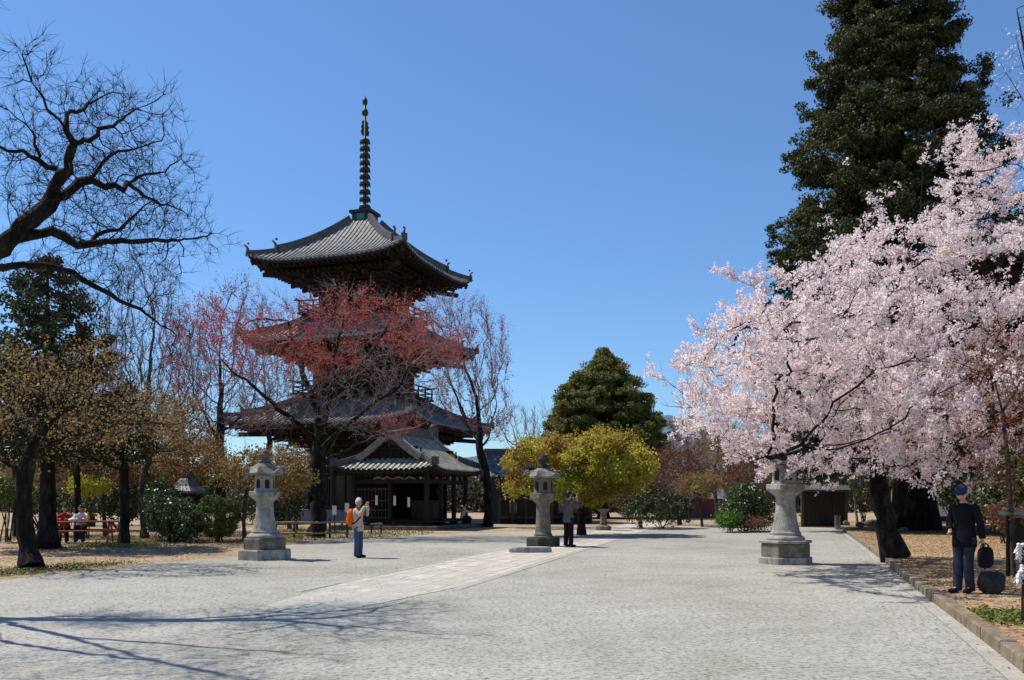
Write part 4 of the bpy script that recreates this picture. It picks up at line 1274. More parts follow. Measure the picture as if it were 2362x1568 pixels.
# ------------------------------------------------------------ low garden fence, benches, notices between left lantern and hall
FB = []
for (x0, x1, y0, nm) in ((636, 800, 1241, 'low two-rail bamboo garden fence behind the left stone lantern'),):
    a = G(x0, y0); b = G(x1, y0 - 3)
    t = thing('garden_fence', nm, 'fence', (a[0], a[1], 0))
    d = b - a; L = np.linalg.norm(d); d = d / L
    for z in (0.18, 0.62):
        mb = MB(); mb.tube([(d[0] * s, d[1] * s, z + 0.01 * math.sin(s * 3)) for s in np.linspace(0, L, 12)], 0.045, 7); mb.build('rail', M['bamboo'], t)
    n = 5
    for k in range(n):
        s = L * k / (n - 1); mb = MB(); mb.tube([(d[0] * s, d[1] * s + 0.06, -0.05), (d[0] * s, d[1] * s + 0.06, 0.8)], 0.05, 8); mb.build('post', M['wood_mid'], t)
for i, (x, y, w, l) in enumerate(((770, 1224, 1.0, 'pale plank bench nearest the big red-budded tree'), (705, 1222, 1.1, 'pale plank bench behind the bamboo fence'), (868, 1230, 0.55, 'short pale plank bench by the hall step'))):
    p = G(x, y)
    t = thing('plank_bench', l, 'bench', (p[0], p[1], 0), R(4), 'pale plank benches near the hall')
    for k in (-1, 1):
        mb = MB(); mb.box((0, k * 0.09, 0.43), (w, 0.16, 0.05)); mb.build('seat', M['wood_end'], t)
    for s in (-1, 1):
        mb = MB(); mb.box((s * w * 0.4, 0, 0.2), (0.07, 0.32, 0.42)); mb.build('leg', M['wood_mid'], t)
for i, (x, yt, yb, Y, l) in enumerate(((772, 1166, 1187, 41, 'white notice board on a thin stake left of the photographer'), (801, 1160, 1181, 42, 'white notice board on a thin stake behind the photographer'))):
    a = P(x, (yt + yb) / 2, Y); h = (yb - yt) * pxm(Y)
    t = thing('notice_board', l, 'notice', (a[0], Y, 0), R(-10), 'white notice boards by the hall')
    mb = MB(); mb.box((0, 0, a[2] / 2), (0.05, 0.05, a[2])); mb.build('stake', M['wood_mid'], t)
    mb = MB(); mb.box((0, -0.04, a[2]), (0.19, 0.03, h)); mb.build('board', M['paper'], t)

# ------------------------------------------------------------ dark board wall, white wall, far low house, edge furniture
p = G(1926, 1213, BANKZ)
t = thing('board_wall', 'dark plank garden wall with a little tiled cap beyond the kerb end', 'wall', (p[0] + 0.1, p[1] + 2, 0), R(-4))
mb = MB()
for k in range(12): mb.box((-1.15 + 0.2 * k + 0.1, 0.004 * (k % 3), 1.0), (0.192, 0.06, 2.0))
mb.build('planks', M['wood'], t)
mb = MB(); mb.box((0, 0, 2.05), (2.6, 0.3, 0.1)); mb.add([(-1.35, -0.35, 2.1), (1.35, -0.35, 2.1), (1.35, 0, 2.35), (-1.35, 0, 2.35), (-1.35, 0.35, 2.1), (1.35, 0.35, 2.1)], [(0, 1, 2, 3), (3, 2, 5, 4), (0, 3, 4), (1, 5, 2)]); mb.build('cap', M['ridge'], t)
for s in (-1.2, 1.2):
    mb = MB(); mb.box((s, 0, 1.05), (0.16, 0.16, 2.1)); mb.build('post', M['wood_mid'], t)
p = P(2112, 1145, 62)
t = thing('plaster_wall', 'long white plaster wall with dark posts behind the cherry trunk', 'wall', (p[0] + 4, 62, 0), R(-3))
mb = MB(); mb.box((0, 0, 1.1), (12, 0.3, 2.2)); mb.build('panel', M['plaster'], t)
mb = MB()
for k in range(9): mb.box((-6 + 1.5 * k, -0.18, 1.15), (0.14, 0.1, 2.3))
mb.box((0, -0.18, 0.2), (12, 0.1, 0.4)); mb.build('posts', M['wood'], t)
mb = MB(); mb.box((0, 0, 2.35), (12.4, 0.9, 0.12)); mb.add([(-6.2, -0.6, 2.42), (6.2, -0.6, 2.42), (6.2, 0, 2.85), (-6.2, 0, 2.85), (-6.2, 0.6, 2.42), (6.2, 0.6, 2.42)], [(0, 1, 2, 3), (3, 2, 5, 4), (0, 3, 4), (1, 5, 2)]); mb.build('cap', M['tile'], t)
p = P(1606, 1190, 78)
t = thing('far_house', 'far low house with a dull red wall beyond the stone path', 'house', (p[0], 78, 0), R(3))
mb = MB(); mb.box((0.25, 0, 0.75), (3.3, 3, 1.8)); mb.build('wall', M['red_wall'], t)
mb = MB(); mb.box((-2.3, 0, 0.7), (1.75, 2.9, 1.7)); mb.build('side_wall', M['plaster'], t)
mb = MB(); mb.add([(-3.4, -1.9, 1.6), (2.2, -1.9, 1.6), (2.2, 0, 2.7), (-3.4, 0, 2.7), (-3.4, 1.9, 1.6), (2.2, 1.9, 1.6)], [(0, 1, 2, 3), (3, 2, 5, 4), (0, 3, 4), (1, 5, 2), (0, 4, 5, 1)]); mb.build('roof', M['tile'], t)
mb = MB(); mb.box((1.95, -1.54, 0.8), (0.28, 0.1, 1.7)); mb.build('door_post', M['wood_end'], t)
# notice stand and paper-strip rack at the right edge
p = G(2357, 1330, BANKZ)
t = thing('notice_stand', 'dark roofed notice stand at the right edge beside the thin red-leaved tree', 'notice stand', (p[0] + 0.12, p[1] + 0.1, BANKZ), R(-8))
for s in (-1, 1):
    mb = MB(); mb.box((s * 0.3, 0, 0.58), (0.07, 0.07, 1.16)); mb.build('post', M['wood'], t)
mb = MB(); mb.box((0, 0, 0.8), (0.62, 0.04, 0.62)); mb.build('board', M['wood'], t)
mb = MB(); mb.box((0, 0, 1.2), (0.86, 0.34, 0.06)); mb.box((0, 0, 1.25), (0.8, 0.2, 0.05)); mb.build('roof', surf('grey_weathered_cap', [(0.3, (0.16, 0.17, 0.15)), (0.7, (0.3, 0.31, 0.28))], 4, 0.9), t)
p = G(2358, 1437, BANKZ)
t = thing('paper_strip_rack', 'thin dark stake hung with knotted white paper strips at the right edge', 'paper rack', (p[0], p[1], BANKZ))
mb = MB(); mb.tube([(0, 0, -0.05), (0.01, 0, 0.6), (0, 0, 0.98)], 0.016, 7); mb.tube([(-0.02, 0, 0.93), (0.6, 0.05, 0.95)], 0.012, 6); mb.tube([(-0.02, 0, 0.66), (0.6, 0.05, 0.68)], 0.012, 6); mb.tube([(0.58, 0.05, -0.05), (0.58, 0.05, 0.98)], 0.016, 7)
mb.build('frame', M['wood'], t)
rgp = random.Random(9); mb = MB()
for k in range(64):
    x = rgp.uniform(-0.06, 0.3); z = rgp.choice([0.94, 0.67]) + rgp.uniform(-0.14, 0.02)
    c = Vector((x, rgp.uniform(-0.03, 0.03), z))
    mb.ball(c, (0.022, 0.022, 0.018), 7, 5, jit=0.2, seed=k)
    for s in (-1, 1):
        e = c + Vector((s * rgp.uniform(0.01, 0.06), rgp.uniform(-0.05, 0.03), -rgp.uniform(0.02, 0.1)))
        mb.beam(c, e, rgp.uniform(0.014, 0.026), 0.004)
mb.build('paper_strips', M['paper'], t)

# ------------------------------------------------------------ people
def skin_mesh(pts, edges, rad, sub=1):
    me = bpy.data.meshes.new('tmp'); me.from_pydata([tuple(p) for p in pts], edges, [])
    o = bpy.data.objects.new('tmp', me); COL.objects.link(o)
    m = o.modifiers.new('s', 'SKIN'); m.use_smooth_shade = True
    if not me.skin_vertices: 
        bm = bmesh.new(); bm.from_mesh(me); bm.verts.layers.skin.verify(); bm.to_mesh(me); bm.free()
    for k, r in enumerate(rad):
        sv = me.skin_vertices[0].data[k]; sv.radius = r if hasattr(r, '__len__') else (r, r); sv.use_root = k == 0
    if sub:
        ss = o.modifiers.new('u', 'SUBSURF'); ss.levels = sub; ss.render_levels = sub
    dg = bpy.context.evaluated_depsgraph_get(); ev = o.evaluated_get(dg); em = ev.to_mesh()
    V = [tuple(v.co) for v in em.vertices]; Fs = [tuple(f.vertices) for f in em.polygons]
    ev.to_mesh_clear(); bpy.data.objects.remove(o); bpy.data.meshes.remove(me)
    return V, Fs
def folds(vs, ph):
    v = np.array(vs); c = v.mean(0); d = v - c; d[:, 2] *= 0.2; d /= np.linalg.norm(d, axis=1, keepdims=True) + 1e-9
    w = np.sin(v[:, 2] * 46 + 9 * v[:, 0] + ph) * 0.5 + np.sin(v[:, 2] * 27 - 31 * v[:, 0] + 17 * v[:, 1] + ph * 2) * 0.5 + np.sin(v[:, 0] * 60 + v[:, 2] * 14) * 0.3
    return (v + d * (w * 0.0085)[:, None]).tolist()
def person(label, loc, rotz, J, skin, top, bottom, shoes, hair, hat=None, group=None, coat=0.0, scale=1.0, headturn=0.0, headtilt=0.0):
    """J: joints in metres, facing +y. Left is -x."""
    t = thing('person', label, 'person', loc, rotz, group); t.scale = (scale,) * 3
    V = {k: Vector(v) for k, v in J.items()}
    names = ['pelvis', 'waist', 'chest', 'neck', 'head', 'lsh', 'lel', 'lwr', 'rsh', 'rel', 'rwr', 'lhip', 'lkn', 'lan', 'rhip', 'rkn', 'ran', 'lto', 'rto']
    ix = {n: k for k, n in enumerate(names)}
    E_ = [(a, b) for a, b in (('pelvis', 'waist'), ('waist', 'chest'), ('chest', 'neck'), ('neck', 'head'), ('chest', 'lsh'), ('lsh', 'lel'), ('lel', 'lwr'), ('chest', 'rsh'), ('rsh', 'rel'), ('rel', 'rwr'),
          ('pelvis', 'lhip'), ('lhip', 'lkn'), ('lkn', 'lan'), ('pelvis', 'rhip'), ('rhip', 'rkn'), ('rkn', 'ran'), ('lan', 'lto'), ('ran', 'rto'))]
    rb = dict(pelvis=(.13, .1), waist=(.12, .09), chest=(.13, .09), neck=.052, head=.05, lsh=.055, lel=.042, lwr=.03, rsh=.055, rel=.042, rwr=.03, lhip=.08, lkn=.055, lan=.04, rhip=.08, rkn=.055, ran=.04, lto=.03, rto=.03)
    bv, bf = skin_mesh([V[n] for n in names], [(ix[a], ix[b]) for a, b in E_], [rb[n] for n in names], 1)
    body = MB(); body.add(bv, bf, skin)
    # head
    hc = V['head'] + Vector((0, 0.02, 0.07)); hm = MB(); hm.ball((0, 0, 0), 1, 24, 18)
    hv = []
    for x, y, z in hm.v:
        X, Y_, Z = x * 0.077, y * 0.097, z * 0.122
        if z < 0: k = 1 - 0.34 * (-z) ** 1.5; X *= k; Y_ *= (1 - 0.2 * (-z) ** 1.5)
        if y > 0:
            nz = math.exp(-((X / 0.014) ** 2 + ((Z + 0.015) / 0.026) ** 2)); Y_ += 0.026 * nz
            for sx in (-0.032, 0.032): Y_ -= 0.011 * math.exp(-(((X - sx) / 0.016) ** 2 + ((Z - 0.014) / 0.013) ** 2))
            Y_ += 0.008 * math.exp(-((X / 0.03) ** 2 + ((Z + 0.1) / 0.016) ** 2))
        hv.append(Vector((X, Y_, Z)))
    HR = Matrix.Rotation(headturn, 3, 'Z') @ Matrix.Rotation(headtilt, 3, 'X')
    place = lambda p: hc + HR @ Vector(p)
    body.add([place(v) for v in hv], hm.f, skin)
    for sx in (-1, 1):
        e = MB(); e.ball((0, 0, 0), 1, 8, 6); body.add([place((sx * 0.078 + x * 0.012, -0.005 + y * 0.02, -0.005 + z * 0.033)) for x, y, z in e.v], e.f, skin)
        body.add([place((sx * 0.032 + x * 0.013, 0.083 + y * 0.007, 0.014 + z * 0.008)) for x, y, z in e.v], e.f, M['void'])
        body.add([place((sx * 0.032 + x * 0.019, 0.09 + y * 0.006, 0.034 + z * 0.004)) for x, y, z in e.v], e.f, hair)
    e = MB(); e.ball((0, 0, 0), 1, 10, 6); body.add([place((x * 0.024, 0.085 + y * 0.008, -0.058 + z * 0.007)) for x, y, z in e.v], e.f, M['lips'])
    # hands: palm and five bent fingers each
    for sd, wr, el in ((-1, 'lwr', 'lel'), (1, 'rwr', 'rel')):
        d = (V[wr] - V[el]).normalized(); side = d.cross(Vector((0, 1, 0.3))).normalized(); nrm = side.cross(d).normalized()
        if J.get('grip'): nrm = -nrm if False else nrm
        w = V[wr]; pts = [w, w + d * 0.05, w + d * 0.085]; rad = [(0.024, 0.018), (0.034, 0.016), (0.034, 0.014)]; ed = [(0, 1), (1, 2)]
        for k, (off, ln) in enumerate(((-0.03, 0.07), (-0.01, 0.083), (0.01, 0.08), (0.03, 0.06))):
            b = len(pts); cu = 0.35 + 0.1 * k
            pts += [w + d * 0.09 + side * off, w + d * (0.09 + ln * 0.5) + side * off * 1.1 + nrm * ln * 0.15, w + d * (0.09 + ln * (1 - cu * 0.5)) + side * off * 1.1 + nrm * ln * (0.2 + cu * 0.6)]
            rad += [0.0095, 0.009, 0.008]; ed += [(2, b), (b, b + 1), (b + 1, b + 2)]
        b = len(pts); pts += [w + d * 0.045 - side * 0.038 * sd + nrm * 0.015, w + d * 0.085 - side * 0.055 * sd + nrm * 0.03]; rad += [0.011, 0.009]; ed += [(1, b), (b, b + 1)]
        hv2, hf = skin_mesh(pts, ed, rad, 1); body.add(hv2, hf, skin)
    bo = body.build('body', skin, t, True)
    # jacket or shirt: a torso loft with two sleeves
    up_ = (V['chest'] - V['pelvis']).normalized()
    nk = V['chest'].lerp(V['neck'], 0.5)
    hem = V['pelvis'] - up_ * ((0.06 if V['pelvis'].z < 0.7 else 0.17) + coat)
    def loft(mb, rings, n=18):
        vs, fs = [], []
        for c, rx, ry in rings:
            for k in range(n):
                u = 2 * math.pi * k / n
                vs.append((c.x + rx * math.copysign(abs(math.cos(u)) ** 0.85, math.cos(u)), c.y + ry * math.sin(u), c.z))
        for i in range(len(rings) - 1):
            for k in range(n): fs.append((i * n + k, i * n + (k + 1) % n, (i + 1) * n + (k + 1) % n, (i + 1) * n + k))
        fs += [tuple(range(n - 1, -1, -1)), tuple((len(rings) - 1) * n + k for k in range(n))]
        mb.add(vs, fs)
    def limb(mb, pts, rr, seg=5):
        P_, R_ = [], []
        for (p, q), (r1, r2) in zip(zip(pts[:-1], pts[1:]), zip(rr[:-1], rr[1:])):
            for k in range(seg): P_.append(p.lerp(q, k / seg)); R_.append(r1 + (r2 - r1) * k / seg)
        P_.append(pts[-1]); R_.append(rr[-1])
        Q = [P_[0]] + [(P_[k - 1] + P_[k] * 2 + P_[k + 1]) / 4 for k in range(1, len(P_) - 1)] + [P_[-1]]
        mb.tube(Q, R_, 14)
    mb = MB()
    L = lambda p, q, t: p.lerp(q, t)
    loft(mb, [(hem, .188, .15), (L(hem, V['pelvis'], .5), .192, .155), (V['pelvis'], .186, .148), (L(V['pelvis'], V['waist'], .5), .17, .13), (V['waist'], .166, .125), (L(V['waist'], V['chest'], .5), .175, .132), (V['chest'], .19, .135), (L(V['chest'], nk, .6), .2, .118), (nk, .185, .1), (L(nk, V['neck'], .3), .155, .092), (L(nk, V['neck'], .62), .09, .078), (L(nk, V['neck'], .95), .066, .066)])
    for q in 'lr':
        a, b, c = V[q + 'sh'], V[q + 'el'], V[q + 'wr']
        mb.ball(tuple(a), .066, 12, 8)
        limb(mb, [a, b, b.lerp(c, 0.94)], [.066, .058, .05])
    mb.v = folds(mb.v, 1.0); mb.build('jacket', top, t, True)
    mb = MB()
    pv = V['pelvis']
    if pv.z > 0.7: loft(mb, [(pv + Vector((0, 0, .1)), .15, .112), (pv, .162, .125), (pv - Vector((0, 0, .08)), .162, .12), (pv - Vector((0, 0, .16)), .13, .09)])
    else: loft(mb, [(pv + Vector((0, 0, .12)), .15, .112), (pv, .17, .14), (pv - Vector((0, -0.03, .08)), .165, .15), (pv - Vector((0, -0.04, .11)), .13, .12)])
    for q in 'lr':
        h, k_, an = V[q + 'hip'], V[q + 'kn'], V[q + 'an']
        limb(mb, [h + Vector((0, 0, 0.03)), k_, an + (an - k_).normalized() * 0.05], [.1, .078, .07])
    mb.v = folds(mb.v, 2.0); mb.build('trousers', bottom, t, True)
    for s in 'lr':
        a, b = V[s + 'an'], V[s + 'to']; mb = MB()
        d = (b - a); d.z = 0; d.normalize(); z = a.z - 0.05
        sv, sf = skin_mesh([a + Vector((0, 0, -0.0)) - d * 0.03, a + Vector((0, 0, -0.045)) + d * 0.06, b + d * 0.02], [(0, 1), (1, 2)], [(.06, .056), (.06, .052), (.055, .042)], 1)
        mb.add([(x, y, max(zz, -0.0)) for x, y, zz in sv], sf); mb.build('shoe', shoes, t, True)
    # hair or hat: a shell over the skull
    hb = MB(); hb.ball((0, 0, 0), 1, 24, 16); vs = []
    for x, y, z in hb.v:
        lim = 0.25 if y > 0.2 else -0.35 if y > -0.3 else -0.75
        zz = max(z, lim); f = 1.09
        vs.append(place((x * 0.077 * f, y * 0.097 * f - 0.004, zz * 0.122 * f + 0.004)))
    hb.v = [tuple(v) for v in vs]; hb.build('hair', hair, t, True)
    if hat:
        hb = MB(); hb.lathe([(0.09, 0), (0.094, 0.05), (0.075, 0.085), (0.03, 0.1)], 20)
        vs = [place((x, y * 1.18 - 0.005, z + 0.055)) for x, y, z in hb.v]; hb.v = [tuple(v) for v in vs]
        br = MB(); br.lathe([(0.085, 0), (0.1, -0.006)], 20, capt=False, capb=False)
        hb.add([place((x * 0.95, y * 1.25 + 0.03, 0.06 + z - (0.012 if y > 0.05 else 0))) for x, y, z in br.v], br.f)
        hb.build('cap', hat, t, True)
    return t
M['lips'] = flat('lips', (0.35, 0.12, 0.1)); M['skin'] = flat('skin_tone', (0.5, 0.3, 0.2), 0.6, 0.08); M['hair_dark'] = flat('black_hair', (0.012, 0.011, 0.01), 0.5); M['hair_grey'] = flat('white_hair', (0.62, 0.58, 0.54), 0.7)
def stand(**kw):
    J = dict(pelvis=(0, 0, .94), waist=(0, 0, 1.1), chest=(0, 0.005, 1.32), neck=(0, 0, 1.47), head=(0, 0.01, 1.55), lsh=(-.185, 0, 1.375), rsh=(.185, 0, 1.375), lel=(-.25, -.02, 1.12), rel=(.25, -.02, 1.12),
             lwr=(-.25, .06, .87), rwr=(.25, .06, .87), lhip=(-.1, 0, .88), rhip=(.1, 0, .88), lkn=(-.11, .02, .48), rkn=(.11, .02, .48), lan=(-.12, 0, .09), ran=(.12, 0, .09), lto=(-.14, .17, .035), rto=(.14, .17, .035))
    J.update(kw); return J
fabric = lambda n, c, v=0.25: surf(n, [(0.3, tuple(x * (1 - v) for x in c)), (0.7, tuple(min(1, x * (1 + v)) for x in c))], 7, 0.95, 0.25, 0.01, None, 0.06)
M['shirt_beige'] = fabric('pale_beige_shirt', (0.5, 0.4, 0.31)); M['jeans'] = fabric('blue_jeans', (0.05, 0.09, 0.16)); M['black_cloth'] = fabric('black_cloth', (0.012, 0.012, 0.014)); M['navy'] = fabric('dark_navy_trousers', (0.035, 0.037, 0.06))
M['grey_brown'] = fabric('grey_brown_jacket', (0.1, 0.09, 0.085)); M['white_cloth'] = fabric('white_cloth', (0.68, 0.68, 0.7), 0.08); M['red_cloth'] = fabric('dull_red_cloth', (0.3, 0.035, 0.035)); M['shoe'] = fabric('dark_shoe', (0.02, 0.018, 0.016)); M['orange'] = fabric('orange_nylon', (0.78, 0.13, 0.012), 0.12); M['blue_cap'] = fabric('blue_cap', (0.025, 0.04, 0.085))
raise_l = dict(lel=(-.27, .16, 1.24), lwr=(-.09, .26, 1.5), rel=(.27, .18, 1.24), rwr=(.09, .27, 1.5))
# photographer with the orange backpack
fp = floor_at(826, 1287, 0.12)
ph_rot = R(-108)
person('white-haired person in a beige shirt and jeans raising a camera', fp, ph_rot, stand(**raise_l), M['skin'], M['shirt_beige'], M['jeans'], M['shoe'], M['hair_grey'], scale=0.93)
def in_frame(loc, rot, s, p): return Matrix.Translation(loc) @ Matrix.Rotation(rot, 4, 'Z') @ Matrix.Scale(s, 4) @ Vector(p)
def camera_thing(label, loc, rot):
    t = thing('hand_camera', label, 'camera', loc, rot)
    mb = MB(); mb.box((0, 0, 0), (0.13, 0.06, 0.09)); mb.box((0, 0, 0.055), (0.05, 0.05, 0.03)); mb.build('body', M['black_cloth'], t, bevel=0.008)
    mb = MB(); mb.lathe([(0.03, 0), (0.034, 0.08)], 14); mb.v = [(x, z + 0.03, -y) for x, y, z in mb.v]; mb.build('lens', M['black_cloth'], t)
camera_thing('small black camera held up by the white-haired person', in_frame(fp, ph_rot, 0.93, (0, 0.2, 1.6)), ph_rot)
t = thing('backpack', 'bright orange backpack worn by the white-haired photographer', 'backpack', in_frame(fp, ph_rot, 0.93, (0, -0.16, 1.18)), ph_rot)
mb = MB(); mb.ball((0, -0.06, -0.02), 1, 20, 14); mb.v = [(math.copysign(abs(x) ** .6, x) * .165, math.copysign(abs(y + .06) ** .7, y + .06) * .11 - .03, math.copysign(abs(z + .02) ** .6, z + .02) * .25 - .02) for x, y, z in mb.v]; mb.build('body', M['orange'], t, True)
mb = MB(); mb.ball((0, 0, 0), 1, 16, 10); mb.v = [(math.copysign(abs(x) ** .6, x) * .125, y * .05 - .13, math.copysign(abs(z) ** .6, z) * .11 - .1) for x, y, z in mb.v]; mb.build('pocket', M['orange'], t, True)
for s in (-1, 1):
    mb = MB(); mb.tube([(s * .1, .02, .2), (s * .12, .13, .29), (s * .13, .29, .2), (s * .14, .29, .0), (s * .15, .12, -.16), (s * .12, .0, -.18)], 0.018, 6); mb.build('strap', M['black_cloth'], t)
# visitor beside the brown lantern
fp2 = floor_at(1311, 1262, 0.1)
person('visitor in a dark jacket and black trousers photographing beside the brown lantern', fp2, R(-52), stand(**raise_l), M['skin'], M['grey_brown'], M['black_cloth'], M['shoe'], M['hair_dark'], scale=1.06)
camera_thing('small black camera held up by the visitor in black trousers', in_frame(fp2, R(-52), 1.06, (0, 0.2, 1.6)), R(-52))
# man on the right bank, dark bag in his hand
p = G(2228, 1368, BANKZ)
fp3 = (p[0], p[1] + 0.05, BANKZ)
person('person in a blue cap, black jacket and dark trousers standing under the blossom', fp3, R(120),
       stand(lel=(-.25, -.04, 1.13), lwr=(-.25, -.09, .88), rel=(.24, .03, 1.13), rwr=(.12, .2, 1.02), neck=(0, .02, 1.46), head=(0, .05, 1.53), lkn=(-.08, .02, .48), rkn=(.08, .03, .48), lan=(-.07, -.05, .09), lto=(-.09, .11, .035), ran=(.07, .07, .09), rto=(.09, .24, .035)),
       M['skin'], M['black_cloth'], M['navy'], M['shoe'], M['hair_dark'], M['blue_cap'], coat=0.02, scale=0.97, headtilt=R(-24), headturn=R(20))
hb = in_frame(fp3, R(120), 0.97, (-.275, -.135, .79))
t = thing('hand_bag', 'black soft bag hanging from the hand of the person in a blue cap', 'bag', hb, R(120))
mb = MB(); mb.ball((0, 0, 0), 1, 18, 12); mb.v = [(x * .07, math.copysign(abs(y) ** .6, y) * .17, math.copysign(abs(z) ** .6, z) * .17 - .2) for x, y, z in mb.v]; mb.build('body', M['black_cloth'], t, True)
mb = MB(); mb.tube([(0, -.1, -.07), (0, -.06, 0.0), (0, 0, .02), (0, .06, 0.0), (0, .1, -.07)], 0.012, 6); mb.build('handle', M['black_cloth'], t)
# two seated at the picnic table
def sit(**kw):
    return stand(**{**dict(pelvis=(0, 0, .55), waist=(0, .02, .72), chest=(0, .06, .93), neck=(0, .09, 1.08), head=(0, .11, 1.16), lsh=(-.185, .06, .98), rsh=(.185, .06, .98), lel=(-.25, .22, .82), rel=(.25, .22, .82), lwr=(-.12, .42, .84), rwr=(.12, .42, .84),
         lhip=(-.1, .02, .52), rhip=(.1, .02, .52), lkn=(-.12, .42, .53), rkn=(.12, .42, .53), lan=(-.12, .38, .09), ran=(.12, .38, .09), lto=(-.13, .54, .035), rto=(.13, .54, .035)), **kw})
q = TBm @ Vector((-0.3, 0.8, 0.0)); person('person in a white top seated behind the red picnic table', q, R(16 + 180), sit(), M['skin'], M['white_cloth'], M['navy'], M['shoe'], M['hair_dark'])
q = TBm @ Vector((-0.85, 0.82, 0.0)); person('person in dull red seated at the left end of the picnic table', q, R(16 + 180), sit(), M['skin'], M['red_cloth'], M['black_cloth'], M['shoe'], M['hair_dark'])
# two visitors at the open side of the hall
HM = Matrix.Translation((gx, gy, 0)) @ Matrix.Rotation(ROT, 4, 'Z')
q = HM @ Vector((1.5, 0.2, 0.48)); person('person in black standing between the columns of the open hall', q, R(-160), stand(), M['skin'], M['black_cloth'], M['navy'], M['shoe'], M['hair_dark'], scale=0.95)
q = HM @ Vector((2.25, 1.9, 0.03)); person('person in a white top seated on the edge of the hall floor', q, R(-80), sit(), M['skin'], M['white_cloth'], M['navy'], M['shoe'], M['hair_dark'])

# ------------------------------------------------------------ trees and shrubs
def poly3(px, Y0, Y1=None):
    n = len(px); Y1 = Y0 if Y1 is None else Y1
    return [P(x, y, Y0 + (Y1 - Y0) * k / max(1, n - 1)) for k, (x, y) in enumerate(px)]
A = lambda *p: np.array(p, float)

# the big bare tree whose trunk stands just outside the left edge
b0 = A(-10.6, 12.6, 0)
fork = A(-9.4, 13.0, 4.1)
seeds = [[b0, A(-10.4, 12.7, 1.6), A(-9.9, 12.8, 3.0), fork]]
sA = [fork] + poly3([(0, 569), (74, 510), (122, 454), (167, 432), (211, 417), (233, 376), (267, 350), (311, 343), (352, 324)], 13.1, 14.2)
s2 = poly3([(122, 454), (141, 406), (163, 369), (170, 328), (148, 295), (137, 274), (111, 254), (96, 224), (72, 191), (56, 154)], 13.3, 12.0)
s3 = poly3([(170, 328), (222, 308), (289, 274), (326, 247)], 13.0, 12.2)
s4 = poly3([(137, 274), (178, 254), (207, 232), (241, 221)], 12.8, 13.6)
s5 = poly3([(211, 417), (241, 430), (281, 434), (300, 417), (333, 402), (378, 398), (415, 365)], 13.6, 15.0)
s6 = poly3([(300, 424), (333, 454), (370, 469), (419, 482)], 14.2, 15.5)
s7 = poly3([(141, 399), (111, 380), (67, 361), (33, 347), (-10, 334), (-60, 300)], 13.3, 12.2)
s7b = poly3([(92, 375), (82, 330), (70, 300), (40, 270)], 13.0, 12.4)
sB = poly3([(0, 569), (48, 550), (122, 532), (174, 561), (211, 561), (222, 539), (274, 528), (304, 502), (352, 465)], 13.1, 14.6)
sB2 = poly3([(222, 561), (259, 556), (315, 552), (385, 558), (426, 550), (481, 545)], 13.6, 15.2)
sC = [fork] + poly3([(0, 614), (92, 611), (167, 631), (236, 667), (278, 692), (339, 722), (372, 753), (411, 772)], 13.2, 14.8)
off = [[fork, A(-8.6, 11.8, 5.6), A(-7.8, 10.6, 6.8), A(-6.9, 9.6, 7.6)],
       [fork, A(-9.2, 13.4, 6.0), A(-9.4, 13.4, 7.8)],
       [fork, A(-9.0, 11.5, 5.0), A(-8.6, 10.0, 5.6), A(-8.0, 8.6, 6.4)],
       [A(-8.6, 11.8, 5.6), A(-7.6, 11.4, 6.6), A(-6.6, 11.0, 7.6)],
       [fork, A(-10.6, 12.0, 6.0), A(-11.6, 11.2, 7.6)],
       [fork, A(-9.9, 13.8, 6.4), A(-10.4, 14.2, 8.2), A(-10.8, 14.0, 9.9)], [A(-9.2, 13.4, 6.0), A(-10.2, 14.0, 7.6), A(-10.8, 13.6, 9.4)],
       [A(-9.0, 11.5, 5.0), A(-8.0, 10.8, 5.2), A(-7.0, 10.2, 5.9), A(-6.3, 9.4, 6.9)]]
seeds += [sA, s2, s3, s4, s5, s6, s7, s7b, sB, sB2, sC] + off
def near_limbs(rg):
    out = []
    for pl in (sA[2:], s2[1:], s3, s4, s5, s6, s7, s7b, sB[2:], sB2, sC[3:], off[0][2:], off[1][1:], off[2][2:], off[3][1:], off[5][1:], off[6], off[7][1:]):
        pts = np.array(resample(pl, 0.3))
        w = np.linspace(0.9, 0.55, len(pts))
        for q, wk in zip(pts, w):
            out.append(q + rnd_dirs(22, rg) * rg.uniform(0.12, wk + 0.05, (22, 1)) * np.array([1, 1.3, 1]))
    return np.concatenate(out)
BARE = dict(step=0.14, kill=0.16, infl=1.6, bias=(0, 0, 0.1), jit=0.32, wob=0.02)
tree('bare_tree', 'big bare dark-limbed tree leaning in from the left, no leaves', b0, seeds, [E(200, 440, 13.6, 190, 150, 1.4), E(310, 470, 14.4, 80, 80, 1.0), E(140, 640, 13.8, 170, 60, 1.2), E(330, 640, 14.6, 90, 60, 0.8)], 1700, base_r=0.225, r0=0.004,
     bark=M['bark_dark'], seed=11, extra=near_limbs, tw=(4, 0.26, 0.003), thick=0.016, **BARE)

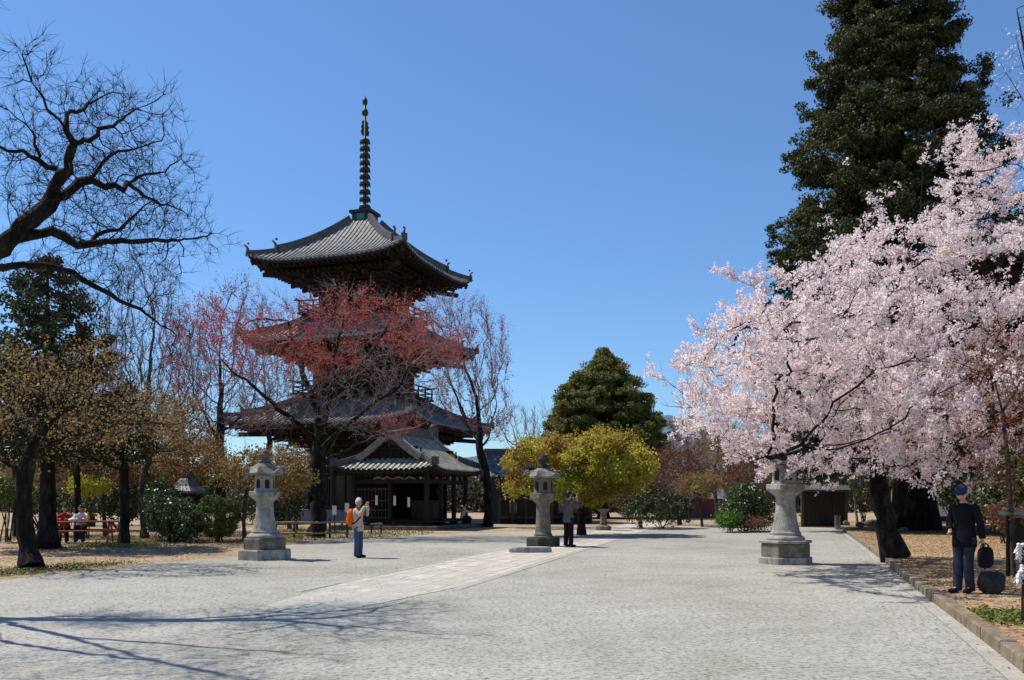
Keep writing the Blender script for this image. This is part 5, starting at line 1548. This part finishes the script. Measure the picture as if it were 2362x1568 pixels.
# brown-budded maples at the left
def maple(label, base_px, trunk_px, Y, ells, n_att, rb, leaves, seed, bark='bark_brown', name='maple_tree', step=0.28, tw=(5, 0.42, 0.0055), group=None, r0=0.008, z=0.0, **kw):
    base = G(*base_px, z); base[2] = z
    tr = [base] + [P(x, y, Y) for x, y in trunk_px]
    return tree(name, label, base, [tr], ells, n_att, step, rb, r0, M[bark], leaves=leaves, seed=seed, tw=tw, group=group, **kw)
Yl = G(70, 1308)[1]
maple('leaning dark-trunked maple nearest the left edge, thin olive-brown leaf buds', (72, 1310), [(60, 1240), (54, 1170), (56, 1110), (66, 1050)], Yl,
      [E(60, 850, Yl, 150, 42, 2.4), E(210, 915, Yl, 120, 36, 2.4), E(320, 975, Yl, 130, 36, 2.2), E(90, 975, Yl, 150, 40, 2.6), E(-70, 930, Yl, 130, 90, 2), E(235, 830, Yl, 75, 26, 1.6), E(30, 1050, Yl, 90, 24, 1.6), E(180, 1010, Yl + 1, 120, 40, 2)], 2000, 0.24,
      [(M['lf_olive'], 2900, 0.07, 0.08, None, 3, dict(csig=0.05))], 21, 'bark_dark', flare=0.6, jit=0.3)
Ym = G(285, 1254)[1]
maple('slim dark-trunked maple right of the picnic table, rusty buds', (287, 1254), [(287, 1180), (288, 1120), (285, 1060)], Ym,
      [E(290, 990, Ym, 140, 36, 2.6), E(190, 1055, Ym, 120, 26, 2.2), E(400, 1035, Ym, 90, 32, 2), E(330, 920, Ym, 80, 34, 2), E(130, 960, Ym, 80, 40, 2)], 1000, 0.16, [(M['lf_orange'], 1900, 0.08, 0.1, None, 3)], 22, 'bark_dark')
Ym2 = G(334, 1240)[1]
maple('grey-trunked maple behind the rusty one, orange-brown buds', (334, 1241), [(330, 1190), (326, 1130), (335, 1080)], Ym2,
      [E(370, 1010, Ym2, 110, 45, 2.6), E(445, 1020, Ym2, 75, 40, 2), E(300, 1075, Ym2, 90, 26, 2), E(420, 950, Ym2, 60, 40, 2)], 800, 0.18, [(M['lf_olive'], 2000, 0.085, 0.1, None, 3)], 23, 'bark_brown')
Yn = 34.0
maple('thin young maple close behind the left stone lantern, yellow-brown buds', (564, 1248), [(562, 1200), (566, 1150), (575, 1110)], Yn,
      [E(600, 1085, Yn, 80, 45, 1.6), E(545, 1095, Yn, 50, 35, 1.2), E(670, 1100, Yn, 50, 35, 1.4)], 420, 0.08, [(M['lf_olive'], 1700, 0.1, 0.1, None, 4)], 24, 'bark_brown')

# tall vase-shaped bare trees with reddish twigs behind
def bare(label, base, trunk, ells, n_att, rb, seed, bark='bark_brown', twig='twig_purple', leaves=(), step=0.42, tw=(4, 0.75, 0.009), name='bare_tree', **kw):
    kw.setdefault('bias', (0, 0, 0.3)); kw.setdefault('twup', 0.6); kw.setdefault('twspread', 0.6); kw.setdefault('r0', 0.011)
    r0 = kw.pop('r0')
    return tree(name, label, base, [[base] + trunk], ells, n_att, step, rb, r0, M[bark], M[twig], leaves, seed, tw=tw, thick=0.045, **kw)
bz = A(*P(355, 1190, 46)); bz[2] = 0
bare('tall bare tree with a purplish twig haze left of the pagoda', bz, [P(352, 1120, 46), P(345, 1040, 46)], [E(330, 770, 46, 95, 195, 2.8), E(380, 880, 46, 110, 140, 2.8), E(270, 900, 46, 90, 110, 2.4)], 2300, 0.28, 31,
     leaves=[(M['lf_pink'], 2600, 0.055, 0.06, None, 2)], tw=(5, 0.8, 0.009))
bz = A(*P(508, 1190, 44)); bz[2] = 0
bare('bare vase-shaped tree with dark forks and red buds beside the pagoda', bz, [P(508, 1110, 44), P(506, 1050, 44), P(505, 1010, 44)], [E(500, 850, 44, 115, 160, 3), E(445, 820, 44, 75, 140, 2.4), E(560, 770, 44, 70, 140, 2.4), E(520, 950, 44, 130, 80, 2.6)], 2300, 0.28, 32,
     bark='bark_dark', leaves=[(M['lf_pink'], 2600, 0.075, 0.08, None, 3), (M['lf_red'], 700, 0.08, 0.08, [E(480, 820, 44, 100, 130, 3)], 3, dict(name='red_buds'))])
for i, (x, y, rx, ry, Y, sd, l) in enumerate([(200, 800, 80, 130, 52, 301, 'thin bare tree showing behind the dark conifer at the left'), (275, 860, 80, 120, 42, 302, 'thin bare tree between the dark conifer and the tall purplish tree'),
        (425, 900, 80, 110, 56, 303, 'thin bare tree between the tall purplish tree and the vase-shaped one'), (615, 880, 80, 110, 60, 304, 'thin bare tree behind the left spread of the red maple'), (30, 900, 90, 110, 38, 305, 'thin bare tree at the far left behind the leaning maple'), (170, 960, 100, 80, 36, 306, 'low bare tree right of the leaning maple crown')]):
    bz = A(*P(x + 10, 1185, Y)); bz[2] = 0
    bare(l, bz, [P(x + 8, 1110, Y), P(x + 4, 1060, Y)], [E(x, y, Y, rx, ry, 2.6), E(x + 20, y + ry * .7, Y, rx * 1.2, ry * .5, 2.6)], 1300, 0.2, sd, bark='bark_dark', twig='bark_brown', leaves=[(M['lf_rust'], 1500, 0.05, 0.07, None, 2)], tw=(5, 0.7, 0.0085), group='thin bare trees of the left belt')
# the red-budded maple before the pagoda
Yr = 38.0
rb0 = A(*P(730, 1235, Yr)); rb0[2] = 0
lim = [[rb0, P(733, 1170, Yr), P(735, 1080, Yr), P(737, 1000, Yr)],
       [P(736, 1010, Yr), P(690, 985, Yr - 0.5), P(640, 940, Yr - 1), P(600, 900, Yr - 1.5)],
       [P(737, 1000, Yr), P(720, 920, Yr), P(690, 830, Yr + 0.5), P(660, 740, Yr + 1)],
       [P(737, 1000, Yr), P(760, 920, Yr - 0.6), P(775, 820, Yr - 1), P(800, 700, Yr - 1.4)],
       [P(736, 1040, Yr), P(790, 990, Yr - 1), P(850, 940, Yr - 2), P(920, 890, Yr - 2.6)],
       [P(735, 1060, Yr), P(800, 1040, Yr - 1.6), P(880, 1000, Yr - 2.6), P(960, 985, Yr - 3.2)],
       [P(760, 920, Yr - 0.6), P(830, 850, Yr), P(890, 760, Yr + 0.6), P(930, 690, Yr + 1)]]
M['twig_grey'] = surf('grey_brown_twig', [(0.3, (0.16, 0.12, 0.1)), (0.7, (0.3, 0.23, 0.2))], 3, 0.85)
red_zone = [E(830, 735, Yr, 175, 55, 6), E(590, 800, Yr, 75, 75, 6), E(690, 760, Yr, 75, 70, 6), E(1000, 800, Yr, 110, 42, 6), E(960, 670, Yr, 45, 25, 6), E(930, 990, Yr, 70, 25, 6), E(740, 840, Yr, 130, 30, 6), E(480, 740, Yr, 60, 70, 6)]
tree('red_maple', 'large maple with crimson bud clusters spreading in front of the pagoda', rb0, lim,
     [E(820, 768, Yr, 185, 112, 3.4), E(620, 820, Yr, 160, 140, 3.4), E(980, 820, Yr - 1, 120, 110, 3), E(820, 900, Yr - 1, 220, 110, 3), E(500, 800, Yr - 1, 90, 120, 2.5), E(900, 985, Yr - 2, 130, 50, 2), E(640, 950, Yr - 1, 110, 50, 2)], 3600, 0.33, 0.31, 0.006,
     M['bark_dark'], M['twig_grey'], [(M['lf_red'], 3600, 0.075, 0.085, red_zone, 3), (M['lf_pink'], 2200, 0.055, 0.07, None, 2, dict(name='pale_buds'))], 33, kill=0.48, tw=(4, 0.62, 0.007), twup=0.5, twspread=0.8, jit=0.26, thick=0.03, wob=0.05)
bz = A(*P(1127, 1205, 52)); bz[2] = 0
bare('bare tree with dusky pink buds at the right side of the pagoda', bz, [P(1126, 1140, 52), P(1120, 1085, 52), P(1110, 1050, 52)], [E(1085, 850, 52, 100, 165, 3), E(1020, 770, 52, 65, 95, 2.5), E(1115, 950, 52, 75, 85, 2.5)], 2400, 0.3, 34,
     bark='bark_dark', leaves=[(M['lf_pink'], 3600, 0.08, 0.09, None, 3)], tw=(5, 0.75, 0.009))
# grey far bare trees between hall and cypress
for i, (x, y, rx, ry, Y, sd, l) in enumerate([(1190, 990, 60, 60, 92, 41, 'far grey bare tree between the storehouse roof and the round cypress'), (1255, 1000, 50, 70, 96, 42, 'far bare tree tucked against the left flank of the round cypress')]):
    bz = A(*P(x, 1175, Y)); bz[2] = 0
    bare(l, bz, [P(x, 1100, Y), P(x + 5, 1060, Y)], [E(x, y, Y, rx, ry, 3)], 500, 0.25, sd, twig='twig_purple', step=0.5, tw=(4, 0.9, 0.012), group='far bare trees', r0=0.014)

# yellow-green maple in the middle
Yg = 40.0
gb = A(*P(1342, 1215, Yg)); gb[2] = 0
tree('golden_maple', 'broad golden-green maple dome behind the brown stone lantern', gb,
     [[gb, P(1340, 1170, Yg), P(1330, 1130, Yg)], [P(1332, 1130, Yg), P(1270, 1090, Yg - 1), P(1215, 1080, Yg - 1.6)], [P(1332, 1130, Yg), P(1390, 1070, Yg), P(1440, 1050, Yg + 0.6)], [P(1332, 1130, Yg), P(1335, 1050, Yg - 0.4), P(1320, 1000, Yg)]],
     [E(1300, 1044, Yg, 130, 34, 2.6), E(1415, 1050, Yg, 95, 34, 2.4), E(1240, 1055, Yg - 1, 75, 30, 2.0), E(1445, 1092, Yg, 66, 40, 2.2), E(1330, 1135, Yg - 1, 120, 22, 1.8), E(1350, 1075, Yg - 1.4, 150, 28, 1.6), E(1360, 1030, Yg, 110, 32, 2.2), E(1192, 1110, Yg - 2, 34, 38, 1.0), E(1310, 1120, Yg - 1.6, 100, 28, 1.6), E(1205, 1065, Yg - 1, 40, 26, 1)], 1500, 0.26, 0.17, 0.008,
     M['bark_dark'], M['bark_brown'], [(M['lf_maple'], 7400, 0.12, 0.12, None, 6, dict(normal=(0, 0, 1), nmix=0.4, csig=0.04, gap=(1.7, -0.12, 3.2))),
      (M['lf_lime'], 1300, 0.13, 0.13, [E(1350, 1062, Yg - 2, 70, 24, 2.0), E(1400, 1090, Yg - 1.6, 90, 22, 2), E(1200, 1140, Yg - 2, 60, 22, 1.6), E(1270, 1120, Yg - 2, 60, 16, 1.6)], 6, dict(name='lime_crown', normal=(0, 0, 1), nmix=0.4, gap=(1.2, 0.1, 2)))], 51, bias=(0, 0, 0.0), tw=(3, 0.4, 0.006))

# conifers
def base_at(x, Y, z=0.0):
    q = P(x, 1180, Y); return A(q[0], Y, z)
conifer('tall_cypress', 'towering dark cypress behind the cherry, top out of frame', base_at(2112, 43), 36, 7.3, 4.0, M['lf_hinoki'], M['bark_dark'], 61, 0.85, 640, 0.38, 96, 0.125,
        prof=lambda t: (1 - t) ** 1.12 * (0.84 + 0.25 * math.sin(min(1, t * 3) * 1.57)), lean=(-1.9, 0), droop=0.24, dens=1.25)
conifer('round_cypress', 'dense round-shouldered green cypress with a pointed top in mid distance', base_at(1392, 76), 13.9, 4.9, 0.6, M['lf_dome'], M['bark_brown'], 62, 0.4, 380, 0.46, 100, 0.16,
        prof=lambda t: max(0.03, (1 - t ** 3.0) ** 1.05) * (0.84 + 0.2 * min(1, t * 2.5)), droop=0.05, dens=1.0)
conifer('dark_conifer', 'dark shaggy conifer behind the bare limbs at the left edge', base_at(110, 29.5), 9.4, 3.3, 3.2, M['lf_hinoki'], M['bark_dark'], 63, 0.3, 130, 0.34, 60, 0.11,
        prof=lambda t: (1 - t) ** 0.75 * (0.75 + 0.45 * abs(math.sin(t * 23))), droop=0.2)

# the flowering cherry
Yc = 21.0
cb = G(2066, 1287, BANKZ); Yt = cb[1]
cl = [[cb, P(2052, 1230, Yt), P(2036, 1170, Yt), P(2022, 1110, Yt)],
      [P(2022, 1110, Yt), P(1985, 1055, Yt - 0.5), P(1900, 1020, Yt - 1), P(1800, 985, Yt - 1.6), P(1690, 955, Yt - 2)],
      [P(2022, 1110, Yt), P(2040, 1030, Yt), P(2000, 900, Yt - 0.6), P(1930, 780, Yt - 1), P(1850, 690, Yt - 1.2)],
      [P(2030, 1140, Yt), P(2110, 1080, Yt - 1), P(2200, 1020, Yt - 2), P(2300, 980, Yt - 3)],
      [P(2040, 1030, Yt), P(2110, 900, Yt), P(2170, 740, Yt + 0.5), P(2230, 600, Yt + 1), P(2290, 430, Yt + 1)],
      [P(2000, 900, Yt - 0.6), P(2060, 760, Yt - 1.4), P(2080, 620, Yt - 2)],
      [P(1985, 1055, Yt - 0.5), P(1880, 940, Yt - 1.6), P(1760, 840, Yt - 2.4), P(1680, 800, Yt - 3)],
      [P(1900, 1020, Yt - 1), P(1840, 1050, Yt - 2.4), P(1760, 1055, Yt - 3.4)]]
spikes = [[P(1760, 860, Yt - 2.2), P(1640, 830, Yt - 2.6), P(1548, 835, Yt - 2.8)], [P(1780, 800, Yt - 2), P(1690, 770, Yt - 2), P(1612, 766, Yt - 2)], [P(1700, 930, Yt - 2), P(1580, 910, Yt - 2.4), P(1512, 868, Yt - 2.6)],
          [P(1690, 955, Yt - 2), P(1610, 945, Yt - 2), P(1545, 935, Yt - 2)], [P(1800, 720, Yt - 1.5), P(1730, 660, Yt - 1.5), P(1660, 625, Yt - 1.5)], [P(1840, 690, Yt - 1.2), P(1790, 640, Yt - 1.4), P(1745, 640, Yt - 1.5)],
          [P(2080, 600, Yt - 2), P(2040, 500, Yt - 2), P(1985, 420, Yt - 2)], [P(2090, 590, Yt - 2), P(2130, 470, Yt - 2), P(2125, 380, Yt - 2)], [P(2270, 470, Yt + 1), P(2230, 390, Yt + 1), P(2195, 345, Yt + 1)], [P(1900, 640, Yt - 1), P(1870, 560, Yt - 1), P(1880, 530, Yt - 1)]]
cherry_e = [E(1950, 850, Yc, 240, 190, 3.6), E(1780, 900, Yc - 1, 190, 130, 3.0), E(1690, 960, Yc - 2, 120, 75, 2.0), E(1850, 800, 16.8, 150, 110, 1.3), E(2020, 760, 16.4, 140, 140, 1.3), E(2160, 900, 16, 120, 100, 1.2), E(1770, 770, 15.2, 120, 100, 1.0), E(1900, 690, 15.2, 120, 90, 1.0), E(1740, 790, Yc - 1.5, 120, 90, 2.0), E(2180, 760, Yc, 190, 250, 3.4), E(2300, 520, Yc + 1, 120, 210, 3), E(2040, 620, Yc - 0.5, 150, 90, 2.6), E(1930, 1035, Yc - 1, 240, 62, 2.6), E(1800, 1062, Yc - 2, 150, 40, 1.4), E(1980, 1085, Yc - 2, 200, 34, 1.6), E(2150, 1095, Yc - 2, 110, 26, 1.4), E(2140, 1010, Yc - 1, 190, 85, 2.6), E(1690, 900, Yc - 1.4, 130, 80, 2)]
rgc = np.random.default_rng(7)
def sp_att(rg):
    out = []
    for pl in spikes:
        q = np.array(resample(pl, 0.22)); out.append(q + rg.normal(size=q.shape) * 0.1); out.append(q + rg.normal(size=q.shape) * 0.16)
    return np.concatenate(out)
tree('cherry_tree', 'wide pink cherry in full blossom reaching over the kerb from the right bank', cb, cl + spikes, cherry_e, 4000, 0.26, 0.25, 0.0056,
     M['bark_dark'], M['bark_dark'], [(M['lf_cherry'], 30000, 0.053, 0.028, None, 7, dict(csig=0.045, gap=(0.95, -0.25, 1.2))), (M['lf_bronze'], 900, 0.06, 0.05, [E(2200, 950, Yc, 220, 200, 5)], 3, dict(name='young_leaves'))], 71, kill=0.34, extra=sp_att, bias=(-0.08, -0.03, 0.14), jit=0.2,
     tw=(3, 0.42, 0.0042), twup=0.5, twspread=0.65, thick=0.022, wob=0.03, shell=0.1, flare=0.5, void=[E(2300 + 6 * q, 618 + q, Y_, 118, 38 - abs(q), 1.6) for q, Y_ in enumerate((14, 16, 18, 20, 22, 24, 26))])
# red-leaved young maple at the right edge
Yx = 13.2
xb = G(2338, 1330, BANKZ)
tree('young_maple', 'thin young maple with sparse red-brown leaves at the right edge', xb, [[xb, P(2334, 1200, xb[1]), P(2325, 1060, xb[1]), P(2312, 950, xb[1]), P(2290, 860, xb[1])], [P(2332, 1150, xb[1]), P(2300, 1120, xb[1] - 0.3), P(2255, 1085, xb[1] - 0.6)], [P(2332, 1170, xb[1]), P(2360, 1195, xb[1] - 0.4), P(2420, 1190, xb[1] - 1)], [P(2312, 950, xb[1]), P(2370, 850, xb[1])]],
     [E(2330, 900, xb[1], 110, 170, 1.0), E(2360, 1060, xb[1], 70, 70, 0.7), E(2260, 850, xb[1], 80, 100, 0.7), E(2230, 1010, xb[1], 80, 80, 0.7), E(2310, 1100, xb[1] + 0.4, 70, 40, 0.6)], 700, 0.16, 0.045, 0.003, M['bark_brown'], M['twig_red'],
     [(M['lf_bronze'], 2000, 0.04, 0.06, None, 3, dict(csig=0.04))], 72, tw=(3, 0.22, 0.0022), thick=0.012)
# bare branch tips high at the right edge
hb0 = A(13.5, 19, BANKZ)
tree('budding_tree', 'sparse budding tree whose twig tips enter at the upper right corner', hb0, [[hb0, A(13.4, 19, 5), A(13.0, 19, 8.5), P(2440, 240, 19), P(2370, 150, 19), P(2345, 20, 19)], [P(2440, 240, 19), P(2360, 230, 19), P(2310, 150, 19)], [P(2440, 260, 19), P(2365, 170, 19), P(2345, 90, 19)]],
     [E(2350, 160, 19, 45, 130, 1.0), E(2460, 120, 19, 90, 200, 1.5)], 220, 0.2, 0.2, 0.004, M['bark_dark'], M['bark_dark'], [(M['lf_cherry'], 260, 0.05, 0.04, None, 3)], 73, tw=(2, 0.3, 0.003))

# thicket right of the golden maple
for i, (x, y, rx, ry, Y, sd, lf, tw_, l) in enumerate([
        (1470, 1120, 60, 45, 50, 81, 'lf_rust', 'twig_red', 'low dusky red-twigged shrub right under the golden maple'),
        (1560, 1085, 75, 55, 56, 82, 'lf_rust', 'twig_red', 'broad red-brown twiggy maple between golden maple and cherry'),
        (1650, 1060, 75, 60, 62, 83, 'lf_olive', 'bark_brown', 'olive-brown budding tree behind the red-brown thicket'),
        (1740, 1090, 70, 55, 55, 84, 'lf_rust', 'twig_red', 'dark russet twiggy tree under the lower edge of the blossom'),
        (1590, 1010, 60, 55, 85, 85, 'lf_rust', 'twig_purple', 'far bare brown tree in front of the blue mountain'),
        (1690, 1020, 60, 50, 88, 86, 'lf_olive', 'twig_purple', 'far brown tree half hidden by the cherry tips'),
        (110, 1085, 110, 45, 40, 188, 'lf_olive', 'bark_brown', 'olive budding tree in the shade behind the mossy boulder'),
        (235, 1075, 90, 50, 39, 189, 'lf_rust', 'twig_purple', 'bare brown twiggy tree right behind the picnic table'),
        (440, 1060, 80, 50, 41, 190, 'lf_orange', 'bark_brown', 'orange-brown budding tree above the shrine box'),
        (660, 1080, 70, 55, 48, 191, 'lf_olive', 'twig_purple', 'twiggy olive tree between the left lantern and the big red maple'),
        (1612, 1122, 40, 20, 52, 87, 'lf_olive', 'bark_brown', 'small olive-leaved maple before the far red house')]):
    bz = base_at(x + 8, Y)
    tree('budding_tree', l, bz, [[bz, P(x + 4, 1175, Y), P(x, 1155, Y)]], [E(x, y, Y, rx, ry, 2.2), E(x - rx * .5, y + ry * .5, Y, rx * .6, ry * .45, 1.6), E(x + rx * .55, y + ry * .3, Y, rx * .6, ry * .5, 1.6)], 800, 0.34, 0.14, 0.009, M['bark_brown'], M[tw_], [(M[lf], 2400, 0.1, 0.13, None, 3)], sd, tw=(4, 0.55, 0.009), twup=0.2)
bush('shrub', 'dark leafy shrub in the shade behind the visitor by the brown lantern', [E(1490, 1165, 48, 70, 42, 1.6), E(1560, 1175, 49, 40, 34, 1.2)], 9000, 0.11, M['lf_dark'], M['bark_dark'], 91)
bush('shrub', 'glossy dark green shrub at the court edge left of the right stone lantern', [E(1718, 1160, 45, 55, 52, 1.2), E(1690, 1185, 44, 34, 30, 0.8), E(1745, 1190, 45, 40, 30, 0.9)], 9000, 0.12, M['lf_shrub'], M['bark_dark'], 92)
bush('fern_clump', 'bright green low plant at the foot of the glossy shrub', [E(1680, 1200, 43, 24, 13, 0.5)], 1800, 0.12, M['lf_grass'], M['bark_brown'], 93, cat='plant', stems=3)
bush('shrub', 'russet low plant at the foot of the glossy shrub, beside the bright green one', [E(1735, 1207, 43, 34, 11, 0.5)], 1500, 0.09, M['lf_rust'], M['bark_brown'], 94, cat='plant', stems=3)
bush('clipped_hedge', 'clipped round hedge ball with a sunlit green top at the left', [E(503, 1192, 34, 52, 50, 0.9)], 17000, 0.06, M['lf_hedge'], M['bark_dark'], 95, shell=0.9, lump=0.1, ncl=420)
bush('shrub', 'loose glossy camellia shrub left of the clipped hedge', [E(395, 1190, 34, 58, 46, 1.0), E(370, 1150, 35, 30, 40, 0.8), E(440, 1210, 33.5, 30, 26, 0.7)], 9000, 0.11, M['lf_shrub'], M['bark_dark'], 96)
bush('shrub', 'small yellow-green leafed shrub behind the picnic table', [E(205, 1120, 37, 45, 18, 0.8)], 1500, 0.13, M['lf_lime'], M['bark_brown'], 97, stems=4)
bush('shrub', 'bright green low shrub at the far left edge behind the maple trunk', [E(15, 1140, 34, 40, 30, 0.9)], 2600, 0.12, M['lf_hedge'], M['bark_brown'], 98)
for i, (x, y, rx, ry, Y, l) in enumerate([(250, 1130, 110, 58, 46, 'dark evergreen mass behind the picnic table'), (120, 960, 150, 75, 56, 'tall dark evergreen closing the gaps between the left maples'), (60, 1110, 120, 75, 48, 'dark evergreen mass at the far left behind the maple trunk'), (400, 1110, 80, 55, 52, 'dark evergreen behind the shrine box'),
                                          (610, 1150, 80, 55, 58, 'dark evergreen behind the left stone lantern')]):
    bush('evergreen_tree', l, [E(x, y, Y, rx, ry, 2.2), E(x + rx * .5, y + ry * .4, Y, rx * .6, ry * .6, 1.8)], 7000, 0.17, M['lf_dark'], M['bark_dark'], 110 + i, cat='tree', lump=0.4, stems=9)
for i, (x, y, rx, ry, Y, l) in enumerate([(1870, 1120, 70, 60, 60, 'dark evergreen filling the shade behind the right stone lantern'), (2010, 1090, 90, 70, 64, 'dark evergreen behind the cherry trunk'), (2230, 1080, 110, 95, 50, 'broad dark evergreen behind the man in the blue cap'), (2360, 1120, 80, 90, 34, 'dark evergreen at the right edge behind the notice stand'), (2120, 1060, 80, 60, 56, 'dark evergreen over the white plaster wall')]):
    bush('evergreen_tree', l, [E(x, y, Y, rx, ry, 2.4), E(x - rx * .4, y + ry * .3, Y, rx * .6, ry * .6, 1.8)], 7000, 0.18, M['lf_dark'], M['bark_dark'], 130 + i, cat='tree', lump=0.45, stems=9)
bush('shrub', 'small green shrub beside the slim stone marker', [E(2290, 1165, 36, 26, 32, 0.6)], 1800, 0.11, M['lf_shrub'], M['bark_brown'], 140)
bush('shrub', 'russet dry shrub right of the slim stone marker', [E(2325, 1190, 30, 40, 30, 0.7)], 1500, 0.1, M['lf_rust'], M['bark_brown'], 141)
# thin trunks in the shade right of the board wall
for i, (pts, rr, m, l) in enumerate([([(1978, 1195), (1970, 1140), (1958, 1060)], 0.12, 'bark_grey', 'thin grey leaning trunk right of the dark board wall'),
                                     ([(2068, 1182), (2058, 1140), (2052, 1080)], 0.24, 'bark_pale', 'pale yellow-barked trunk behind the leaning cherry trunk')]):
    Y = (54, 56)[i]; bz = base_at(pts[0][0], Y, 0.1)
    tr = [bz] + [P(x, y, Y) for x, y in pts[1:]]
    tree('garden_tree', l, bz, [tr], [E(pts[-1][0], 1040, Y, 55, 40, 1.6)], 160, 0.35, rr, 0.01, M[m], None, [(M['lf_maple' if i else 'lf_dark'], 700, 0.14, 0.14, None, 4)], 150 + i)
# support pole under the cherry
# ------------------------------------------------------------ ground cover: moss, litter, woods
def scatter(name, polypx, n, size, mat, seed, z=0.0, up=0.3, keep=None, world=None):
    rg = np.random.default_rng(seed)
    poly = np.array(world if world is not None else [G(x, y, z)[:2] for x, y in polypx])
    lo, hi = poly.min(0), poly.max(0); pts = []
    while len(pts) < n:
        c = lo + rg.random((n * 2, 2)) * (hi - lo); ok = np.zeros(len(c), bool); j = len(poly) - 1
        for i in range(len(poly)):
            a, b = poly[i], poly[j]
            cr = ((a[1] > c[:, 1]) != (b[1] > c[:, 1])) & (c[:, 0] < (b[0] - a[0]) * (c[:, 1] - a[1]) / (b[1] - a[1] + 1e-12) + a[0]); ok ^= cr; j = i
        if keep is not None: ok &= keep(c, rg)
        pts += list(c[ok])
    pts = np.array(pts[:n]); p3 = np.column_stack([pts, np.full(len(pts), z) + rg.uniform(0.005, 0.03, len(pts))])
    V, Fq = quads(p3, size, rg, (0, 0, 1), up, 0.6)
    return setprops(mesh_np(name, V, Fq, mat), kind='stuff')
blob = lambda cs: (lambda c, rg: np.min([np.hypot((c[:, 0] - a) / r, (c[:, 1] - b) / (r * q)) for a, b, r, q in cs], 0) < 1 + rg.normal(size=len(c)) * 0.4)
def patches(pxs, z=0.0): return blob([(*G(x, y, z)[:2], r, q) for x, y, r, q in pxs])
far_left = [(0, 1330), (150, 1318), (300, 1300), (450, 1288), (560, 1268), (700, 1246), (700, 1225), (0, 1225)]
scatter('moss_patch', far_left, 9000, 0.06, M['lf_moss'], 1, 0, 0.5, patches([(120, 1312, 0.9, 1.3), (200, 1305, 0.9, 1.2), (275, 1257, 1.3, 1.3), (90, 1240, 1.2, 1.5), (590, 1247, 1.0, 1.6), (680, 1238, 1.2, 1.6), (30, 1322, 0.8, 1.0), (330, 1250, 1.0, 2)]))
scatter('fallen_leaves', far_left, 9000, 0.07, M['lf_litter'], 2, 0, 0.75)
bankp = [tuple(p) for p in inner[1:]] + [(inner[-1][0] + 14, 52), (22, 40), (12, 14), (8, 6)]
scatter('fallen_leaves', None, 26000, 0.055, M['lf_litter'], 3, BANKZ, 0.7, lambda c, rg: rg.random(len(c)) < np.clip((np.hypot(c[:, 0], c[:, 1]) - 8.5) / 4, 0.03, 1), bankp)
scatter('moss_patch', None, 2600, 0.06, M['lf_moss'], 4, BANKZ, 0.5, patches([(2345, 1425, 0.55, 1.0), (2110, 1190, 5, 1.5), (1960, 1205, 2.6, 1.6), (2160, 1185, 4, 1.5)], BANKZ), bankp)
scatter('moss_patch', [(640, 1250), (900, 1240), (1000, 1232), (1000, 1215), (640, 1215)], 5000, 0.07, M['lf_moss'], 5, 0, 0.4)
kl = [tuple(k - n_ * 0.02) for k, n_ in zip(kerb[1:], KD[1:])] + [tuple(k - n_ * 0.9) for k, n_ in zip(kerb[1:], KD[1:])][::-1]
scatter('fallen_leaves', None, 900, 0.04, M['lf_litter'], 6, 0.004, 0.8, lambda c, rg: rg.random(len(c)) < 0.6, kl)
scatter('fallen_leaves', [(-60, 1420), (300, 1330), (560, 1300), (900, 1250), (1150, 1240), (1100, 1290), (700, 1420), (300, 1540), (-60, 1540)], 900, 0.04, M['lf_litter'], 7, 0.004, 0.8, lambda c, rg: clumpy(np.column_stack([c, c[:, 0] * 0]), 3.0, 5) + rg.normal(size=len(c)) * 0.4 > 0.5)
# far wood closing the view beyond the gardens
rgw = np.random.default_rng(12)
n = 300
ang = np.linspace(R(-33), R(33), n) + rgw.normal(size=n) * 0.004
Yw = rgw.uniform(104, 122, n); hh = rgw.uniform(3.5, 7.0, n)
cw = np.column_stack([np.tan(ang) * Yw, Yw, hh * 0.45])
pos = np.repeat(cw, 190, 0); offs = rnd_dirs(len(pos), rgw) * rgw.random((len(pos), 1)) ** 0.4
pos = pos + offs * np.column_stack([np.repeat(rgw.uniform(1.5, 3.0, n), 190), np.full(len(pos), 2.0), np.repeat(hh * 0.55, 190)])
pos[:, 2] = np.maximum(pos[:, 2], 0.1)
V, Fq = quads(pos, 0.55, rgw, offs, 0.5, 0.7)
M['lf_wood'] = leaf('far_wood_foliage', [(0, (0.035, 0.04, 0.02)), (0.5, (0.075, 0.065, 0.035)), (1, (0.14, 0.1, 0.06))], 0.2, 0.7, (0.1, 0.06, 0.045), 0.08)
setprops(mesh_np('far_woods', V, Fq, M['lf_wood']), kind='stuff')
